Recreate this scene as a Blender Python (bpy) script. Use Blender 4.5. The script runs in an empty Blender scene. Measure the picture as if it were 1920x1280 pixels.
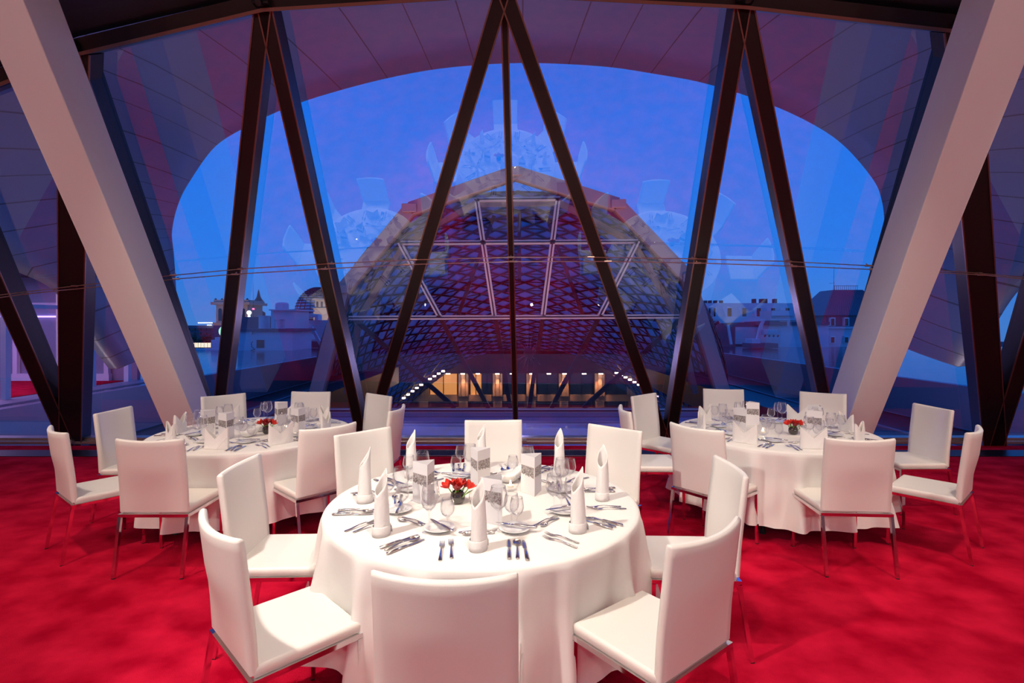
import bpy, math, random
from mathutils import Vector as V, Matrix
random.seed(7)
C = bpy.context.scene.collection
PI = math.pi
F, HY, CZ = 997.0, 608.0, 1.8          # focal length in pixels, horizon row, eye height
def at(u, v, Y): return V(((u-960)/F*Y, Y, CZ-(v-HY)/F*Y))
KT, YB = 0.60, 8.2                       # window wall: leans in, Y = YB - KT*z (+ slight turn)
def onwall(u, v, yb=YB):
    a = (HY-v)/F; x = (u-960)/F
    Y = (yb-KT*CZ)/(1+KT*a+0.010*x); return V((x*Y, Y, CZ+a*Y))
NW = V((-0.010, -1, -KT)).normalized()  # points into the room

# ------------------------------------------------------------ materials
def mat(name, col, rough=0.5, metal=0.0, spec=0.5, noise=None, bump=None, sheen=0, emit=None, coat=0):
    m = bpy.data.materials.new(name); m.use_nodes = True
    n, l = m.node_tree.nodes, m.node_tree.links
    b = n['Principled BSDF']
    b.inputs['Base Color'].default_value = (*col, 1)
    b.inputs['Roughness'].default_value = rough
    b.inputs['Metallic'].default_value = metal
    b.inputs['Specular IOR Level'].default_value = spec
    if sheen: b.inputs['Sheen Weight'].default_value = sheen
    if coat: b.inputs['Coat Weight'].default_value = coat
    if emit:
        b.inputs['Emission Color'].default_value = (*emit[0], 1); b.inputs['Emission Strength'].default_value = emit[1]
    tc = n.new('ShaderNodeTexCoord')
    def mapped(scale):
        mp = n.new('ShaderNodeMapping'); mp.inputs['Scale'].default_value = scale if isinstance(scale, tuple) else (scale,)*3
        l.new(tc.outputs['Object'], mp.inputs[0]); return mp
    if noise:
        sc, c2, det = noise
        t = n.new('ShaderNodeTexNoise'); t.inputs['Scale'].default_value = 1; t.inputs['Detail'].default_value = det
        l.new(mapped(sc).outputs[0], t.inputs[0])
        r = n.new('ShaderNodeValToRGB'); r.color_ramp.elements[0].position = .35; r.color_ramp.elements[1].position = .65
        r.color_ramp.elements[0].color = (*col, 1); r.color_ramp.elements[1].color = (*c2, 1)
        l.new(t.outputs[0], r.inputs[0]); l.new(r.outputs[0], b.inputs['Base Color'])
    if bump:
        sc, st, det = bump
        t = n.new('ShaderNodeTexNoise'); t.inputs['Scale'].default_value = 1; t.inputs['Detail'].default_value = det
        l.new(mapped(sc).outputs[0], t.inputs[0])
        q = n.new('ShaderNodeBump'); q.inputs['Strength'].default_value = st; q.inputs['Distance'].default_value = .02
        l.new(t.outputs[0], q.inputs['Height']); l.new(q.outputs[0], b.inputs['Normal'])
    return m
def thin_glass(name, tint, base, edge, rough=0.0, edgecol=(1, 1, 1), power=3):
    m = bpy.data.materials.new(name); m.use_nodes = True
    n, l = m.node_tree.nodes, m.node_tree.links
    n.remove(n['Principled BSDF']); out = n['Material Output']
    tr = n.new('ShaderNodeBsdfTransparent'); tr.inputs[0].default_value = (*tint, 1)
    gl = n.new('ShaderNodeBsdfGlossy'); gl.inputs['Roughness'].default_value = rough; gl.inputs[0].default_value = (*edgecol, 1)
    lw = n.new('ShaderNodeLayerWeight'); lw.inputs[0].default_value = .5
    pw = n.new('ShaderNodeMath'); pw.operation = 'POWER'; pw.inputs[1].default_value = power
    l.new(lw.outputs['Facing'], pw.inputs[0])
    mr = n.new('ShaderNodeMapRange'); mr.inputs['To Min'].default_value = base; mr.inputs['To Max'].default_value = edge
    l.new(pw.outputs[0], mr.inputs[0])
    mx = n.new('ShaderNodeMixShader'); l.new(mr.outputs[0], mx.inputs[0]); l.new(tr.outputs[0], mx.inputs[1]); l.new(gl.outputs[0], mx.inputs[2])
    l.new(mx.outputs[0], out.inputs[0]); return m
M = {
 'leather': mat('leather', (.86, .83, .77), .42, bump=(260, .05, 2)),
 'chrome': mat('chrome', (.78, .76, .76), .08, 1),
 'carpet': mat('carpet', (.38, .0008, .018), .95, spec=.02, noise=((3.2, 3.6, 1), (.66, .010, .046), 10), bump=(160, .5, 3)),
 'cloth': mat('cloth', (.90, .875, .83), .85, spec=.2, bump=(14, .10, 3)),
 'napkin': mat('napkin', (.93, .90, .86), .8, spec=.2, bump=(70, .12, 3)),
 'silver': mat('silver', (.80, .77, .74), .16, 1),
 'china': mat('china', (.90, .89, .86), .15),
 'card': mat('card', (.88, .86, .86), .6),
 'photo': mat('photo', (.55, .50, .49), .5, noise=((150, 150, 110), (.10, .07, .065), 8)),
 'vase': mat('vase', (.03, .022, .018), .05, spec=.9, coat=.5),
 'petal': mat('petal', (.62, .012, .008), .4, noise=(30, (.85, .05, .02), 3)),
 'petal_dark': mat('petal_dark', (.22, .004, .010), .45, noise=(30, (.40, .012, .012), 3)),
 'stem': mat('stem', (.16, .36, .05), .5),
 'wax': mat('wax', (.9, .85, .7), .5),
 'flame': mat('flame', (1, .8, .5), .5, emit=((1, .78, .45), 60)),
 'mullion': mat('mullion', (.030, .019, .020), .36, .55, bump=(6, .03, 2)),
 'mull_edge': mat('mull_edge', (.28, .15, .12), .35, .8),
 'rail': mat('rail', (.52, .47, .44), .3, .85),
 'grille': mat('grille', (.02, .02, .025), .35, .6),
 'cable': mat('cable', (.62, .42, .34), .3, .9),
 'plaster': mat('plaster', (.84, .82, .81), .75, spec=.25, bump=(40, .03, 3)),
 'soffit': mat('soffit', (.05, .042, .055), .45, .3),
 'wall': mat('wall_paint', (.62, .58, .56), .8),
 'ceil': mat('ceiling_paint', (.70, .68, .66), .8),
 'skin': mat('skin', (.36, .33, .37), .5, .3),
 'seam': mat('seam', (.20, .15, .14), .5, .3),
 'steel_red': mat('steel_red', (.50, .31, .28), .45, .2, bump=(8, .1, 3)),
 'steel_light': mat('steel_light', (.80, .58, .50), .4, .2),
 'steel_dark': mat('steel_dark', (.035, .030, .05), .3, .6),
 'lattice': mat('lattice', (.022, .016, .026), .5, .3),
 'fascia': mat('fascia', (.30, .28, .36), .45, .3, bump=(.6, .05, 2)),
 'darkclad': mat('dark_cladding', (.05, .035, .05), .4, .4),
 'wetroof': mat('wet_roof', (.025, .04, .08), .10, 0, 1.0, bump=((.35, 2.6, 1), .55, 4)),
 'deck': mat('wet_deck', (.70, .60, .80), .04, .5, 1.0),
 'ground': mat('ground', (.05, .055, .075), .8),
 'plant': mat('plantroom', (.74, .74, .80), .6, noise=((.5, .5, 2), (.80, .80, .86), 3)),
 'plant_dark': mat('plant_dark', (.16, .15, .20), .6),
 'duct': mat('duct', (.62, .62, .70), .4, .3),
 'stone': mat('stone', (.42, .33, .27), .85, noise=((.3, .3, .8), (.50, .40, .33), 4)),
 'stone_dark': mat('stone_dark', (.11, .085, .10), .85),
 'glow': mat('glow', (.9, .9, .8), .5, emit=((.75, .95, 1.0), 2.2)),
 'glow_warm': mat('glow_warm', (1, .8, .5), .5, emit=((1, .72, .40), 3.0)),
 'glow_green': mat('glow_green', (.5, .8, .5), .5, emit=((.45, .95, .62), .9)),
 'glow_red': mat('glow_red', (1, .1, .1), .5, emit=((1, .1, .25), 4)),
 'glow_purple': mat('glow_purple', (.5, .4, 1), .5, emit=((.42, .28, 1), 3.0)),
 'lamp': mat('lamp', (1, .9, .8), .5, emit=((1, .75, .5), 25)),
 'room_lit': mat('room_lit', (.9, .5, .2), .8, noise=((1.3, 1.3, .5), (.7, .36, .14), 2), emit=((1, .42, .10), .75)),
 'mansard': mat('mansard', (.62, .60, .60), .7),
 'facade_pale': mat('facade_pale', (.85, .85, .88), .7),
 'slate': mat('slate', (.13, .15, .19), .45),
 'win_dark': mat('win_dark', (.02, .022, .035), .15, spec=.8),
 'leaf': mat('leaf', (.03, .06, .035), .8),
 'white_frame': mat('white_frame', (.7, .68, .75), .5),
 'beige': mat('beige', (.42, .27, .18), .7),
 'hazard': mat('hazard', (.75, .75, .78), .6),
 'red_paint': mat('red_paint', (.6, .05, .06), .6),
 'dark_rubber': mat('dark_rubber', (.02, .02, .02), .6),
 'glasspane': thin_glass('window_glass', (.93, .94, .95), .185, .82),
 'farglass': thin_glass('gable_glass', (.70, .66, .70), .05, .6),
 'wineglass': thin_glass('wine_glass', (.98, .98, .985), .04, .95, power=2.4),
 'ballglass': thin_glass('ball_glass', (.985, .985, .985), .05, .95, power=2.8),
 'domeglass': thin_glass('dome_glass', (.5, .6, .7), .25, .8, .1),
}
def frosted(name, clear, col, f):
    m = bpy.data.materials.new(name); m.use_nodes = True; n, l = m.node_tree.nodes, m.node_tree.links
    n.remove(n['Principled BSDF']); a = n.new('ShaderNodeBsdfTransparent'); a.inputs[0].default_value = (*clear, 1)
    b = n.new('ShaderNodeBsdfTranslucent'); b.inputs[0].default_value = (*col, 1); x = n.new('ShaderNodeMixShader'); x.inputs[0].default_value = f
    l.new(a.outputs[0], x.inputs[1]); l.new(b.outputs[0], x.inputs[2]); l.new(x.outputs[0], n['Material Output'].inputs[0]); return m
M['vaultglass'] = frosted('vault_glass', (.28, .26, .42), (.52, .32, .52), .5)

# ------------------------------------------------------------ mesh builder
class MB:
    def __init__(s): s.v = []; s.f = []; s.m = []; s.k = 0
    def add(s, vs, fs, k=None):
        o = len(s.v); s.v += [tuple(p) for p in vs]; s.f += [tuple(i+o for i in q) for q in fs]; s.m += [s.k if k is None else k]*len(fs)
    def box(s, c, d, rz=0, k=None):
        x, y, z = d[0]/2, d[1]/2, d[2]/2; R = Matrix.Rotation(rz, 3, 'Z'); c = V(c)
        s.add([c+R@V((a*x, b*y, e*z)) for a in (-1, 1) for b in (-1, 1) for e in (-1, 1)],
              [(0, 1, 3, 2), (4, 6, 7, 5), (0, 4, 5, 1), (2, 3, 7, 6), (0, 2, 6, 4), (1, 5, 7, 3)], k)
    def beam(s, p, q, w, d, n=V((0, 0, 1)), k=None, off=0):
        p, q, n = V(p), V(q), V(n); t = (q-p).normalized(); a = t.cross(n)
        if a.length < 1e-4: a = t.cross(V((1, 0, 0)))
        a.normalize(); b = a.cross(t).normalized(); o = b*off
        vs = [e+o+a*i*w/2+b*j*d/2 for e in (p, q) for i, j in ((-1, -1), (1, -1), (1, 1), (-1, 1))]
        s.add(vs, [(0, 1, 5, 4), (1, 2, 6, 5), (2, 3, 7, 6), (3, 0, 4, 7), (3, 2, 1, 0), (4, 5, 6, 7)], k)
    def rod(s, p, q, r, r2=None, n=8, k=None):
        p, q = V(p), V(q); t = (q-p).normalized(); a = t.orthogonal().normalized(); b = t.cross(a); r2 = r if r2 is None else r2
        vs = [e+(a*math.cos(2*PI*i/n)+b*math.sin(2*PI*i/n))*rr for e, rr in ((p, r), (q, r2)) for i in range(n)]
        s.add(vs, [(i, (i+1) % n, n+(i+1) % n, n+i) for i in range(n)]+[tuple(range(n))[::-1], tuple(range(n, 2*n))], k)
    def lathe(s, prof, n=24, c=(0, 0, 0), k=None, sq=1):
        c = V(c); vs = []; fs = []
        for r, z in prof:
            for i in range(n): vs.append(c+V((r*math.cos(2*PI*i/n), r*sq*math.sin(2*PI*i/n), z)))
        for j in range(len(prof)-1):
            for i in range(n): fs.append((j*n+i, j*n+(i+1) % n, (j+1)*n+(i+1) % n, (j+1)*n+i))
        s.add(vs, fs, k)
    def prism(s, poly, ax, lo, hi, k=None):
        n = len(poly)
        def P(a, b, h): return {'x': (h, a, b), 'y': (a, h, b), 'z': (a, b, h)}[ax]
        s.add([P(a, b, lo) for a, b in poly]+[P(a, b, hi) for a, b in poly],
              [tuple(range(n))[::-1], tuple(range(n, 2*n))]+[(i, (i+1) % n, n+(i+1) % n, n+i) for i in range(n)], k)
    def grid(s, rows, k=None, wrap=False):
        m = len(rows[0]); vs = [p for r in rows for p in r]; fs = []
        for j in range(len(rows)-1):
            for i in range(m if wrap else m-1): fs.append((j*m+i, j*m+(i+1) % m, (j+1)*m+(i+1) % m, (j+1)*m+i))
        s.add(vs, fs, k)
    def build(s, name, mats, parent=None, smooth=False, bevel=0, solid=0, solid_off=0, sub=0):
        me = bpy.data.meshes.new(name); me.from_pydata(s.v, [], s.f)
        for x in (mats if isinstance(mats, (list, tuple)) else [mats]): me.materials.append(M[x])
        me.polygons.foreach_set('material_index', s.m)
        if smooth: me.polygons.foreach_set('use_smooth', [True]*len(s.f))
        me.update(); o = bpy.data.objects.new(name, me); C.objects.link(o); o.parent = parent
        if solid: d = o.modifiers.new('s', 'SOLIDIFY'); d.thickness = solid; d.offset = solid_off
        if bevel:
            d = o.modifiers.new('b', 'BEVEL'); d.width = bevel; d.segments = 2; d.limit_method = 'ANGLE'; d.angle_limit = .7
            me.polygons.foreach_set('use_smooth', [True]*len(s.f)); d.harden_normals = False
            if not smooth:
                w = o.modifiers.new('w', 'WEIGHTED_NORMAL'); w.keep_sharp = True
        if sub: d = o.modifiers.new('u', 'SUBSURF'); d.levels = d.render_levels = sub
        return o
def tag(o, label=None, cat=None, group=None, kind=None):
    if label: o['label'] = label
    if cat: o['category'] = cat
    if group: o['group'] = group
    if kind: o['kind'] = kind
    return o
def thing(name, loc, label, cat, rz=0, group=None, kind=None):
    o = bpy.data.objects.new(name, None); C.objects.link(o); o.location = loc; o.rotation_euler = (0, 0, rz); o.empty_display_size = .1
    return tag(o, label, cat, group, kind)
def dup(o, parent=None):
    kids = [c for c in o.children]
    c = o.copy(); C.objects.link(c); c.parent = parent
    for k in kids: dup(k, c)
    return c
def place(proto, used, loc, rz, label, cat, group):
    o = proto if not used else dup(proto)
    o.location = loc; o.rotation_euler = (0, 0, rz); tag(o, label, cat, group); return o
def struct(o, label=None): o['kind'] = 'structure'; tag(o, label); return o

# ------------------------------------------------------------ camera, sky, light
cam = bpy.data.cameras.new('camera'); co = bpy.data.objects.new('camera', cam); C.objects.link(co)
co.location = (0, 0, CZ); co.rotation_euler = (PI/2, 0, 0); cam.lens = 36*F/1920; cam.sensor_width = 36; cam.shift_y = -(640-HY)/1920
cam.clip_end = 1500; bpy.context.scene.camera = co
w = bpy.data.worlds.new('World'); bpy.context.scene.world = w; w.use_nodes = True
n, l = w.node_tree.nodes, w.node_tree.links
tc = n.new('ShaderNodeTexCoord'); sp = n.new('ShaderNodeSeparateXYZ'); l.new(tc.outputs['Generated'], sp.inputs[0])
cr = n.new('ShaderNodeValToRGB'); l.new(sp.outputs['Z'], cr.inputs[0])
e = cr.color_ramp.elements; e[0].position = 0; e[0].color = (.060, .23, .70, 1); e[1].position = .7; e[1].color = (.012, .12, .66, 1)
x = e.new(.12); x.color = (.018, .205, .86, 1)
x = e.new(.35); x.color = (.006, .175, .88, 1)
l.new(cr.outputs[0], n['Background'].inputs[0]); n['Background'].inputs[1].default_value = 1.0
vs = bpy.context.scene.view_settings; vs.view_transform = 'Standard'; vs.look = 'None'; vs.exposure = .2; vs.gamma = 1
cy = bpy.context.scene.cycles; cy.transparent_max_bounces = 40; cy.max_bounces = 10; cy.glossy_bounces = 6; cy.diffuse_bounces = 4; cy.sample_clamp_indirect = 4
def light(kind, loc, energy, col, size=1, aim=None, sizey=None, ang=None, blend=.5):
    d = bpy.data.lights.new('ceiling_or_fill_light', kind); d.energy = energy; d.color = col
    if kind == 'AREA':
        d.size = size
        if sizey: d.shape = 'RECTANGLE'; d.size_y = sizey
    else: d.shadow_soft_size = size
    if kind == 'SPOT': d.spot_size = ang; d.spot_blend = blend
    o = bpy.data.objects.new('ceiling_or_fill_light', d); C.objects.link(o); o.location = loc
    if aim is not None: o.rotation_euler = (V(aim)-V(loc)).to_track_quat('-Z', 'Y').to_euler()
    return o
WARM = (1, .84, .68)
light('SPOT', (-2.3, 1.2, 4.35), 560, (1, .92, .82), .07, (-.3, 2.9, .7), ang=1.15, blend=.9)
light('SPOT', (0.4, 1.6, 4.5), 230, WARM, .07, (-.1, 3.2, .7), ang=1.3, blend=.9)
light('SPOT', (-3.4, 2.6, 4.2), 210, WARM, .07, (-2.5, 4.9, .7), ang=1.4, blend=.9)
light('SPOT', (3.0, 2.6, 4.3), 210, WARM, .07, (2.6, 4.9, .7), ang=1.4, blend=.9)
for lx, ly, en in ((-6, -1.5, 95), (-2, -2, 80), (2, -2, 80), (6, -1.5, 95), (-5.6, 2.2, 125), (5.6, 2.2, 125), (-5.2, 4.2, 80), (5.2, 4.2, 80), (-1.2, 4.4, 62), (1.4, 4.4, 62)):
    light('SPOT', (lx, ly, 4.25 if abs(lx) > 4 else 4.75), en, WARM, .09, (lx, ly, 0), ang=2.5, blend=1.0)
for lx in (-8, -5, -1.8, 1.8, 5, 8): light('SPOT', (lx, -4.6, 3.6), 120 if abs(lx) < 6 else 200, (1, .87, .80), .12, (lx*.8, 4, 2.2), ang=2.2, blend=1)  # added fill spots behind the camera, to brighten columns and chair backs
# ------------------------------------------------------------ room
def quadmb(*p, k=0):
    b = MB(); b.add([V(q) for q in p], [tuple(range(len(p)))], k); return b
b = MB(); b.box((0, 1.3, -.1), (19, 13.2, .2)); struct(b.build('floor', 'carpet'), 'red velvety carpet')
TN = [(-330, 235), (-115, 200), (165, 88), (510, 5), (945, -22), (1380, 0), (1774, 45), (2055, 120), (2270, 160)]
TP = [onwall(u, v) for u, v in TN]
XN = [-9.5, -7.2]
prof = [V((-9.5, 0, 3.2))]+TP[1:8]+[V((9.5, 0, 3.3))]
b = MB()
rows = []
for p in prof:
    z = p.z+.10; yf = YB-KT*z-.05
    rows.append([V((p.x, yf, z)), V((p.x, 3.9, z)), V((p.x, -5.3, z+.3))])
for a, c in zip(rows[:-1], rows[1:]):
    b.add([a[0], c[0], c[1], a[1]], [(0, 1, 2, 3)], 0); b.add([a[1], c[1], c[2], a[2]], [(0, 1, 2, 3)], 1)
struct(b.build('ceiling', ['soffit', 'ceil'], solid=.08, solid_off=1), 'dark ceiling edge over the window wall')
for a, c in zip(rows[1:-2], rows[2:-1]):
    for t in (.22, .6, .96):
        b = MB(); p = a[0].lerp(c[0], t); q = V((p.x-.12 if p.x < 0 else p.x+.12, p.y-1.6, p.z))
        b.beam(p-V((0, .05, .03)), q-V((0, 0, .03)), .05, .05); struct(b.build('trim_rib', 'mull_edge'))
b = MB(); b.box((0, -5.35, 2), (19.2, .1, 4.6)); struct(b.build('wall_back', 'wall'))
for sx, nm in ((-1, 'left'), (1, 'right')):
    b = MB(); b.prism([(-5.3, 0), (7.9, 0), (5.7, 3.4), (-5.3, 3.4)], 'x', sx*9.5-.05, sx*9.5+.05); struct(b.build('wall_'+nm, 'wall'))
# sill strip: grille channel, red strip, rail
b = MB(); b.box((0, 7.42, .003), (19, .36, .008)); struct(b.build('floor_channel', 'grille'), 'dark metal convector channel sunk in the carpet edge')
for i, (x0, x1) in enumerate([(-1.9, 1.15)]):
    b = MB(); nx, ny = 120, 6
    for j in (0, ny): b.box(((x0+x1)/2, 7.25+j*.055, .010), (x1-x0, .012, .01), k=1)
    for i2 in range(nx): b.box((x0+(i2+.5)*(x1-x0)/nx, 7.415, .011), (.009, .33, .008), k=0)
    tag(b.build('floor_grille', ['grille', 'rail']), 'black slotted floor grille in front of the centre window', 'grille')
b = MB(); b.box((0, 8.12, .045), (19, .18, .09)); b.box((0, 8.02, .02), (19, .05, .05)); struct(b.build('trim_1', 'rail', bevel=.008), 'bronze-grey bottom rail of the window wall')
# mullions and panes
BX = [-165, 150, 415, 690, 968, 1247, 1552, 1846, 2120]
BP = [onwall(u, 826) for u in BX]
T = TP[1:8]      # T[0]=-115 ... T[6]=2055
mul = [(T[0], BP[1], .20), (T[1], BP[1], .30), (T[1], BP[2], .09), (T[2], BP[2], .15), (T[2], BP[3], .14), (T[3], BP[3], .14), (T[3], BP[4], .065),
       (T[3], BP[5], .14), (T[4], BP[5], .15), (T[4], BP[6], .15), (T[5], BP[6], .09), (T[5], BP[7], .30), (T[6], BP[7], .20)]
MN = ['diagonal mullion at the far left edge', 'wide dark post beside the left white column', 'slim frame along the left white column', 'mullion rising from left column foot', 'mullion between left sky panes', 'left leg of the tall centre triangle',
      'thin centre mullion of the window wall', 'right leg of the tall centre triangle', 'mullion left of the right sky panes', 'mullion running down to right column foot', 'slim frame along the right white column', 'wide dark post beside the right white column', 'diagonal mullion at the far right edge']
for i, (p, q, wd) in enumerate(mul):
    b = MB(); dp = .20 if wd > .07 else .10
    b.beam(p+NW*(dp/2+.01), q+NW*(dp/2+.01), wd, dp, NW)
    for sg in (-1, 1):
        t = (q-p).normalized(); a = t.cross(NW).normalized()
        o = a*sg*(wd/2)+NW*(dp+.012); b.beam(p+o, q+o, .014, .014, NW, k=1)
    b.beam(p-NW*.03, q-NW*.03, wd*.8, .05, NW)
    struct(b.build('trim_%d' % (i+2), ['mullion', 'mull_edge']), MN[i])
for i in range(6):
    b = MB(); b.beam(T[i]+NW*.10, T[i+1]+NW*.10, .15, .24, NW); o = V((0, 0, -.07))+NW*.22
    b.beam(T[i]+o, T[i+1]+o, .03, .03, NW, k=1)
    struct(b.build('trim_%d' % (i+20), ['mullion', 'mull_edge']), 'dark top beam of the window wall')
    b = MB()
for i, p in enumerate(T[1:6]):
    b = MB(); b.box(p+NW*.24+V((0, 0, .02)), (.16, .10, .10)); b.rod(p+NW*.24, p+NW*.34, .035)
    struct(b.build('trim_%d' % (i+30), 'mullion', bevel=.01))
for i in range(1, 8):
    b = MB(); c = V((BP[i].x, 7.98, .05)); b.box(c, (.30, .10, .05)); b.rod(c+V((0, -.06, .01)), c+V((0, .05, .01)), .035)
    struct(b.build('trim_%d' % (i+40), 'rail', bevel=.006))
tri = [(T[0], T[1], BP[1]), (T[1], BP[1], BP[2]), (T[1], T[2], BP[2]), (T[2], BP[2], BP[3]), (T[2], T[3], BP[3]), (T[3], BP[3], BP[4]), (T[3], BP[4], BP[5]),
       (T[3], T[4], BP[5]), (T[4], BP[5], BP[6]), (T[4], T[5], BP[6]), (T[5], BP[6], BP[7]), (T[5], T[6], BP[7]), (T[0], BP[0], BP[1]), (T[6], BP[7], BP[8])]
for i, tr in enumerate(tri):
    struct(quadmb(*tr).build('window_%d' % (i+1), 'glasspane'), 'triangular window pane')
# cables
def cable(pts, yb, label):
    r = thing('tension_cable', onwall(*pts[0], yb), label, 'cable')
    P = [onwall(*p, yb)-r.location for p in pts]
    b = MB()
    for p, q in zip(P[:-1], P[1:]): b.rod(p, q, .006, n=6)
    b.build('wire', 'cable', r)
    for p in P[1:-1]:
        b = MB(); b.rod(p-V((.04, 0, 0)), p+V((.04, 0, 0)), .011, n=8); b.rod(p, p-NW*.05, .008, n=6); b.build('clamp', 'cable', r)
cable([(-60, 560), (140, 536), (325, 516), (452, 504), (620, 494), (775, 487), (958, 482), (1108, 482), (1300, 485), (1478, 490), (1628, 498), (1835, 512), (1990, 526)], YB-.26, 'upper thin tension cable strung across the window mullions')
cable([(-60, 566), (47, 551), (330, 523), (440, 514), (608, 504), (762, 496), (962, 490), (1140, 490), (1308, 493), (1488, 499), (1636, 505), (1840, 515), (1990, 530)], YB-.36, 'lower thin tension cable strung across the window mullions')
# white columns
def column(fl, fm, rr, label):
    # each edge: ((u0,v0),(u1,v1)) ; solve at z=0 and z=5
    def edge(e, yb):
        (u0, v0), (u1, v1) = e; s = (u1-u0)/(v1-v0)
        out = []
        for z in (0, 5.0):
            Y = yb-KT*z; v = HY-(z-CZ)*F/Y; out.append(V(((u0+s*(v-v0)-960)/F*Y, Y, z)))
        return out
    A, B_, D = edge(fl, 6.80), edge(fm, 6.80), edge(rr, 7.45)
    b = MB(); vsx = []
    for i in (0, 1): vsx += [A[i], B_[i], D[i], A[i]+(D[i]-B_[i])]
    o = vsx[0].copy(); base = V((o.x, o.y, 0))
    b.add([p-base for p in vsx], [(0, 1, 5, 4), (1, 2, 6, 5), (2, 3, 7, 6), (3, 0, 4, 7), (3, 2, 1, 0), (4, 5, 6, 7)])
    ob = b.build('column', 'plaster', bevel=.012); ob.location = base; tag(ob, label, 'column', kind='structure')
column(((0, 114), (309, 804)), ((43, 0), (353, 755)), ((121, 27), (388, 741)), 'leaning white square column left of the window')
column(((1920, 124), (1642, 804)), ((1866, 0), (1593, 780)), ((1802, 0), (1559.5, 734)), 'leaning white square column right of the window')

# ------------------------------------------------------------ chair
def rounded(u): return u
def make_chair():
    r = thing('dining_chair', (0, 0, 0), None, None)
    # backrest: curved slab following a gentle S profile
    def slab(side):
        rows = []
        nz, nx = 14, 12
        for j in range(nz+1):
            t = j/nz; z = .452+(.975-.452)*t
            yc = -.205-.012*math.sin(PI*t*.9)-.075*max(0, t-.25)**1.5
            row = []
            for i in range(nx+1):
                s = -1+2*i/nx; bow = .040*(1-s*s)*min(1, t*1.6)
                wd = .238*(1+.0*t)
                row.append((s, wd, yc-bow, z-.010*(1-s*s)*t))
            rows.append(row)
        return rows
    g = slab(0); b = MB(); th = .017
    nz, nx = len(g), len(g[0])
    loop = []
    # closed cross-section rings stacked by height, with rounded edges and top
    rings = []
    for j, row in enumerate(g):
        f = [];bk = []
        sh = 1.0
        for (s, wd, y, z) in row:
            f.append(V((s*wd, y+th, z))); bk.append(V((s*wd, y-th, z)))
        e0 = V((row[0][0]*(row[0][1]+.006), row[0][2], row[0][3])); e1 = V((row[-1][0]*(row[-1][1]+.006), row[-1][2], row[-1][3]))
        rings.append(f+[e1]+bk[::-1]+[e0])
    top = rings[-1]; cx = [(top[i]) for i in range(len(top))]
    m = len(top)
    def shrink(ring, k, dz):
        out = []
        for i, p in enumerate(ring):
            s = p.x/.238
            yc = g[-1][min(nx-1, max(0, round((max(-1, min(1, s))+1)/2*(nx-1))))][2]
            out.append(V((p.x*(1-.012*(1-k)), yc+(p.y-yc)*k, p.z+dz)))
        return out
    rings += [shrink(top, .8, .008), shrink(top, .35, .013)]
    b.grid(rings, wrap=True)
    b.add(rings[-1], [tuple(range(m))[::-1]]); b.add(rings[0], [tuple(range(m))])
    b.build('backrest', 'leather', r, smooth=True, bevel=0)
    # seat cushion, slightly dished, rounded edges
    b = MB(); rows = []
    w0 = .243
    def outline(k):
        return [(-w0*k, -.205), (w0*k, -.205), (w0*k, .245), (-w0*k, .245)]
    N = 12; prof = [(.436, .97), (.440, 1.0), (.466, 1.0), (.477, .985), (.482, .95)]
    for z, kk in prof:
        ring = []
        for i in range(N): ring.append(V((-w0*kk+2*w0*kk*i/N, .02-.225*kk, z)))
        for i in range(N): ring.append(V((w0*kk, .02-.225*kk+.45*kk*i/N, z)))
        for i in range(N): ring.append(V((w0*kk-2*w0*kk*i/N, .02+.225*kk, z)))
        for i in range(N): ring.append(V((-w0*kk, .02+.225*kk-.45*kk*i/N, z)))
        rows.append(ring)
    b.grid(rows, wrap=True); b.add(rows[0], [tuple(range(4*N))[::-1]])
    top = []
    for j in range(N+1): top.append([V((-w0*.95+2*w0*.95*i/N, .02-.21375+.4275*j/N, .482-.006*math.sin(PI*i/N)*math.sin(PI*j/N))) for i in range(N+1)])
    b.grid(top)
    b.build('seat', 'leather', r, smooth=True)
    b = MB(); t = .022
    for y in (-.218, .235): b.box((0, y, .425), (.505, t, t))
    for x in (-.2415, .2415): b.box((x, .0085, .425), (t, .431, t))
    b.box((-.18, .12, .411), (.03, .02, .012)); b.box((.18, .12, .411), (.03, .02, .012))
    b.build('seat_frame', 'chrome', r)
    for sx in (-1, 1):
        for (y0, y1) in ((.235, .240), (-.218, -.285)):
            b = MB(); b.beam(V((sx*.2415, y0, .416)), V((sx*.2415, y1, .006)), t, t, V((0, 1, 0))); b.box((sx*.2415, y1, .004), (.02, .02, .008), k=1)
            b.build('leg', ['chrome', 'dark_rubber'], r)
    return r
SC = .9646
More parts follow.
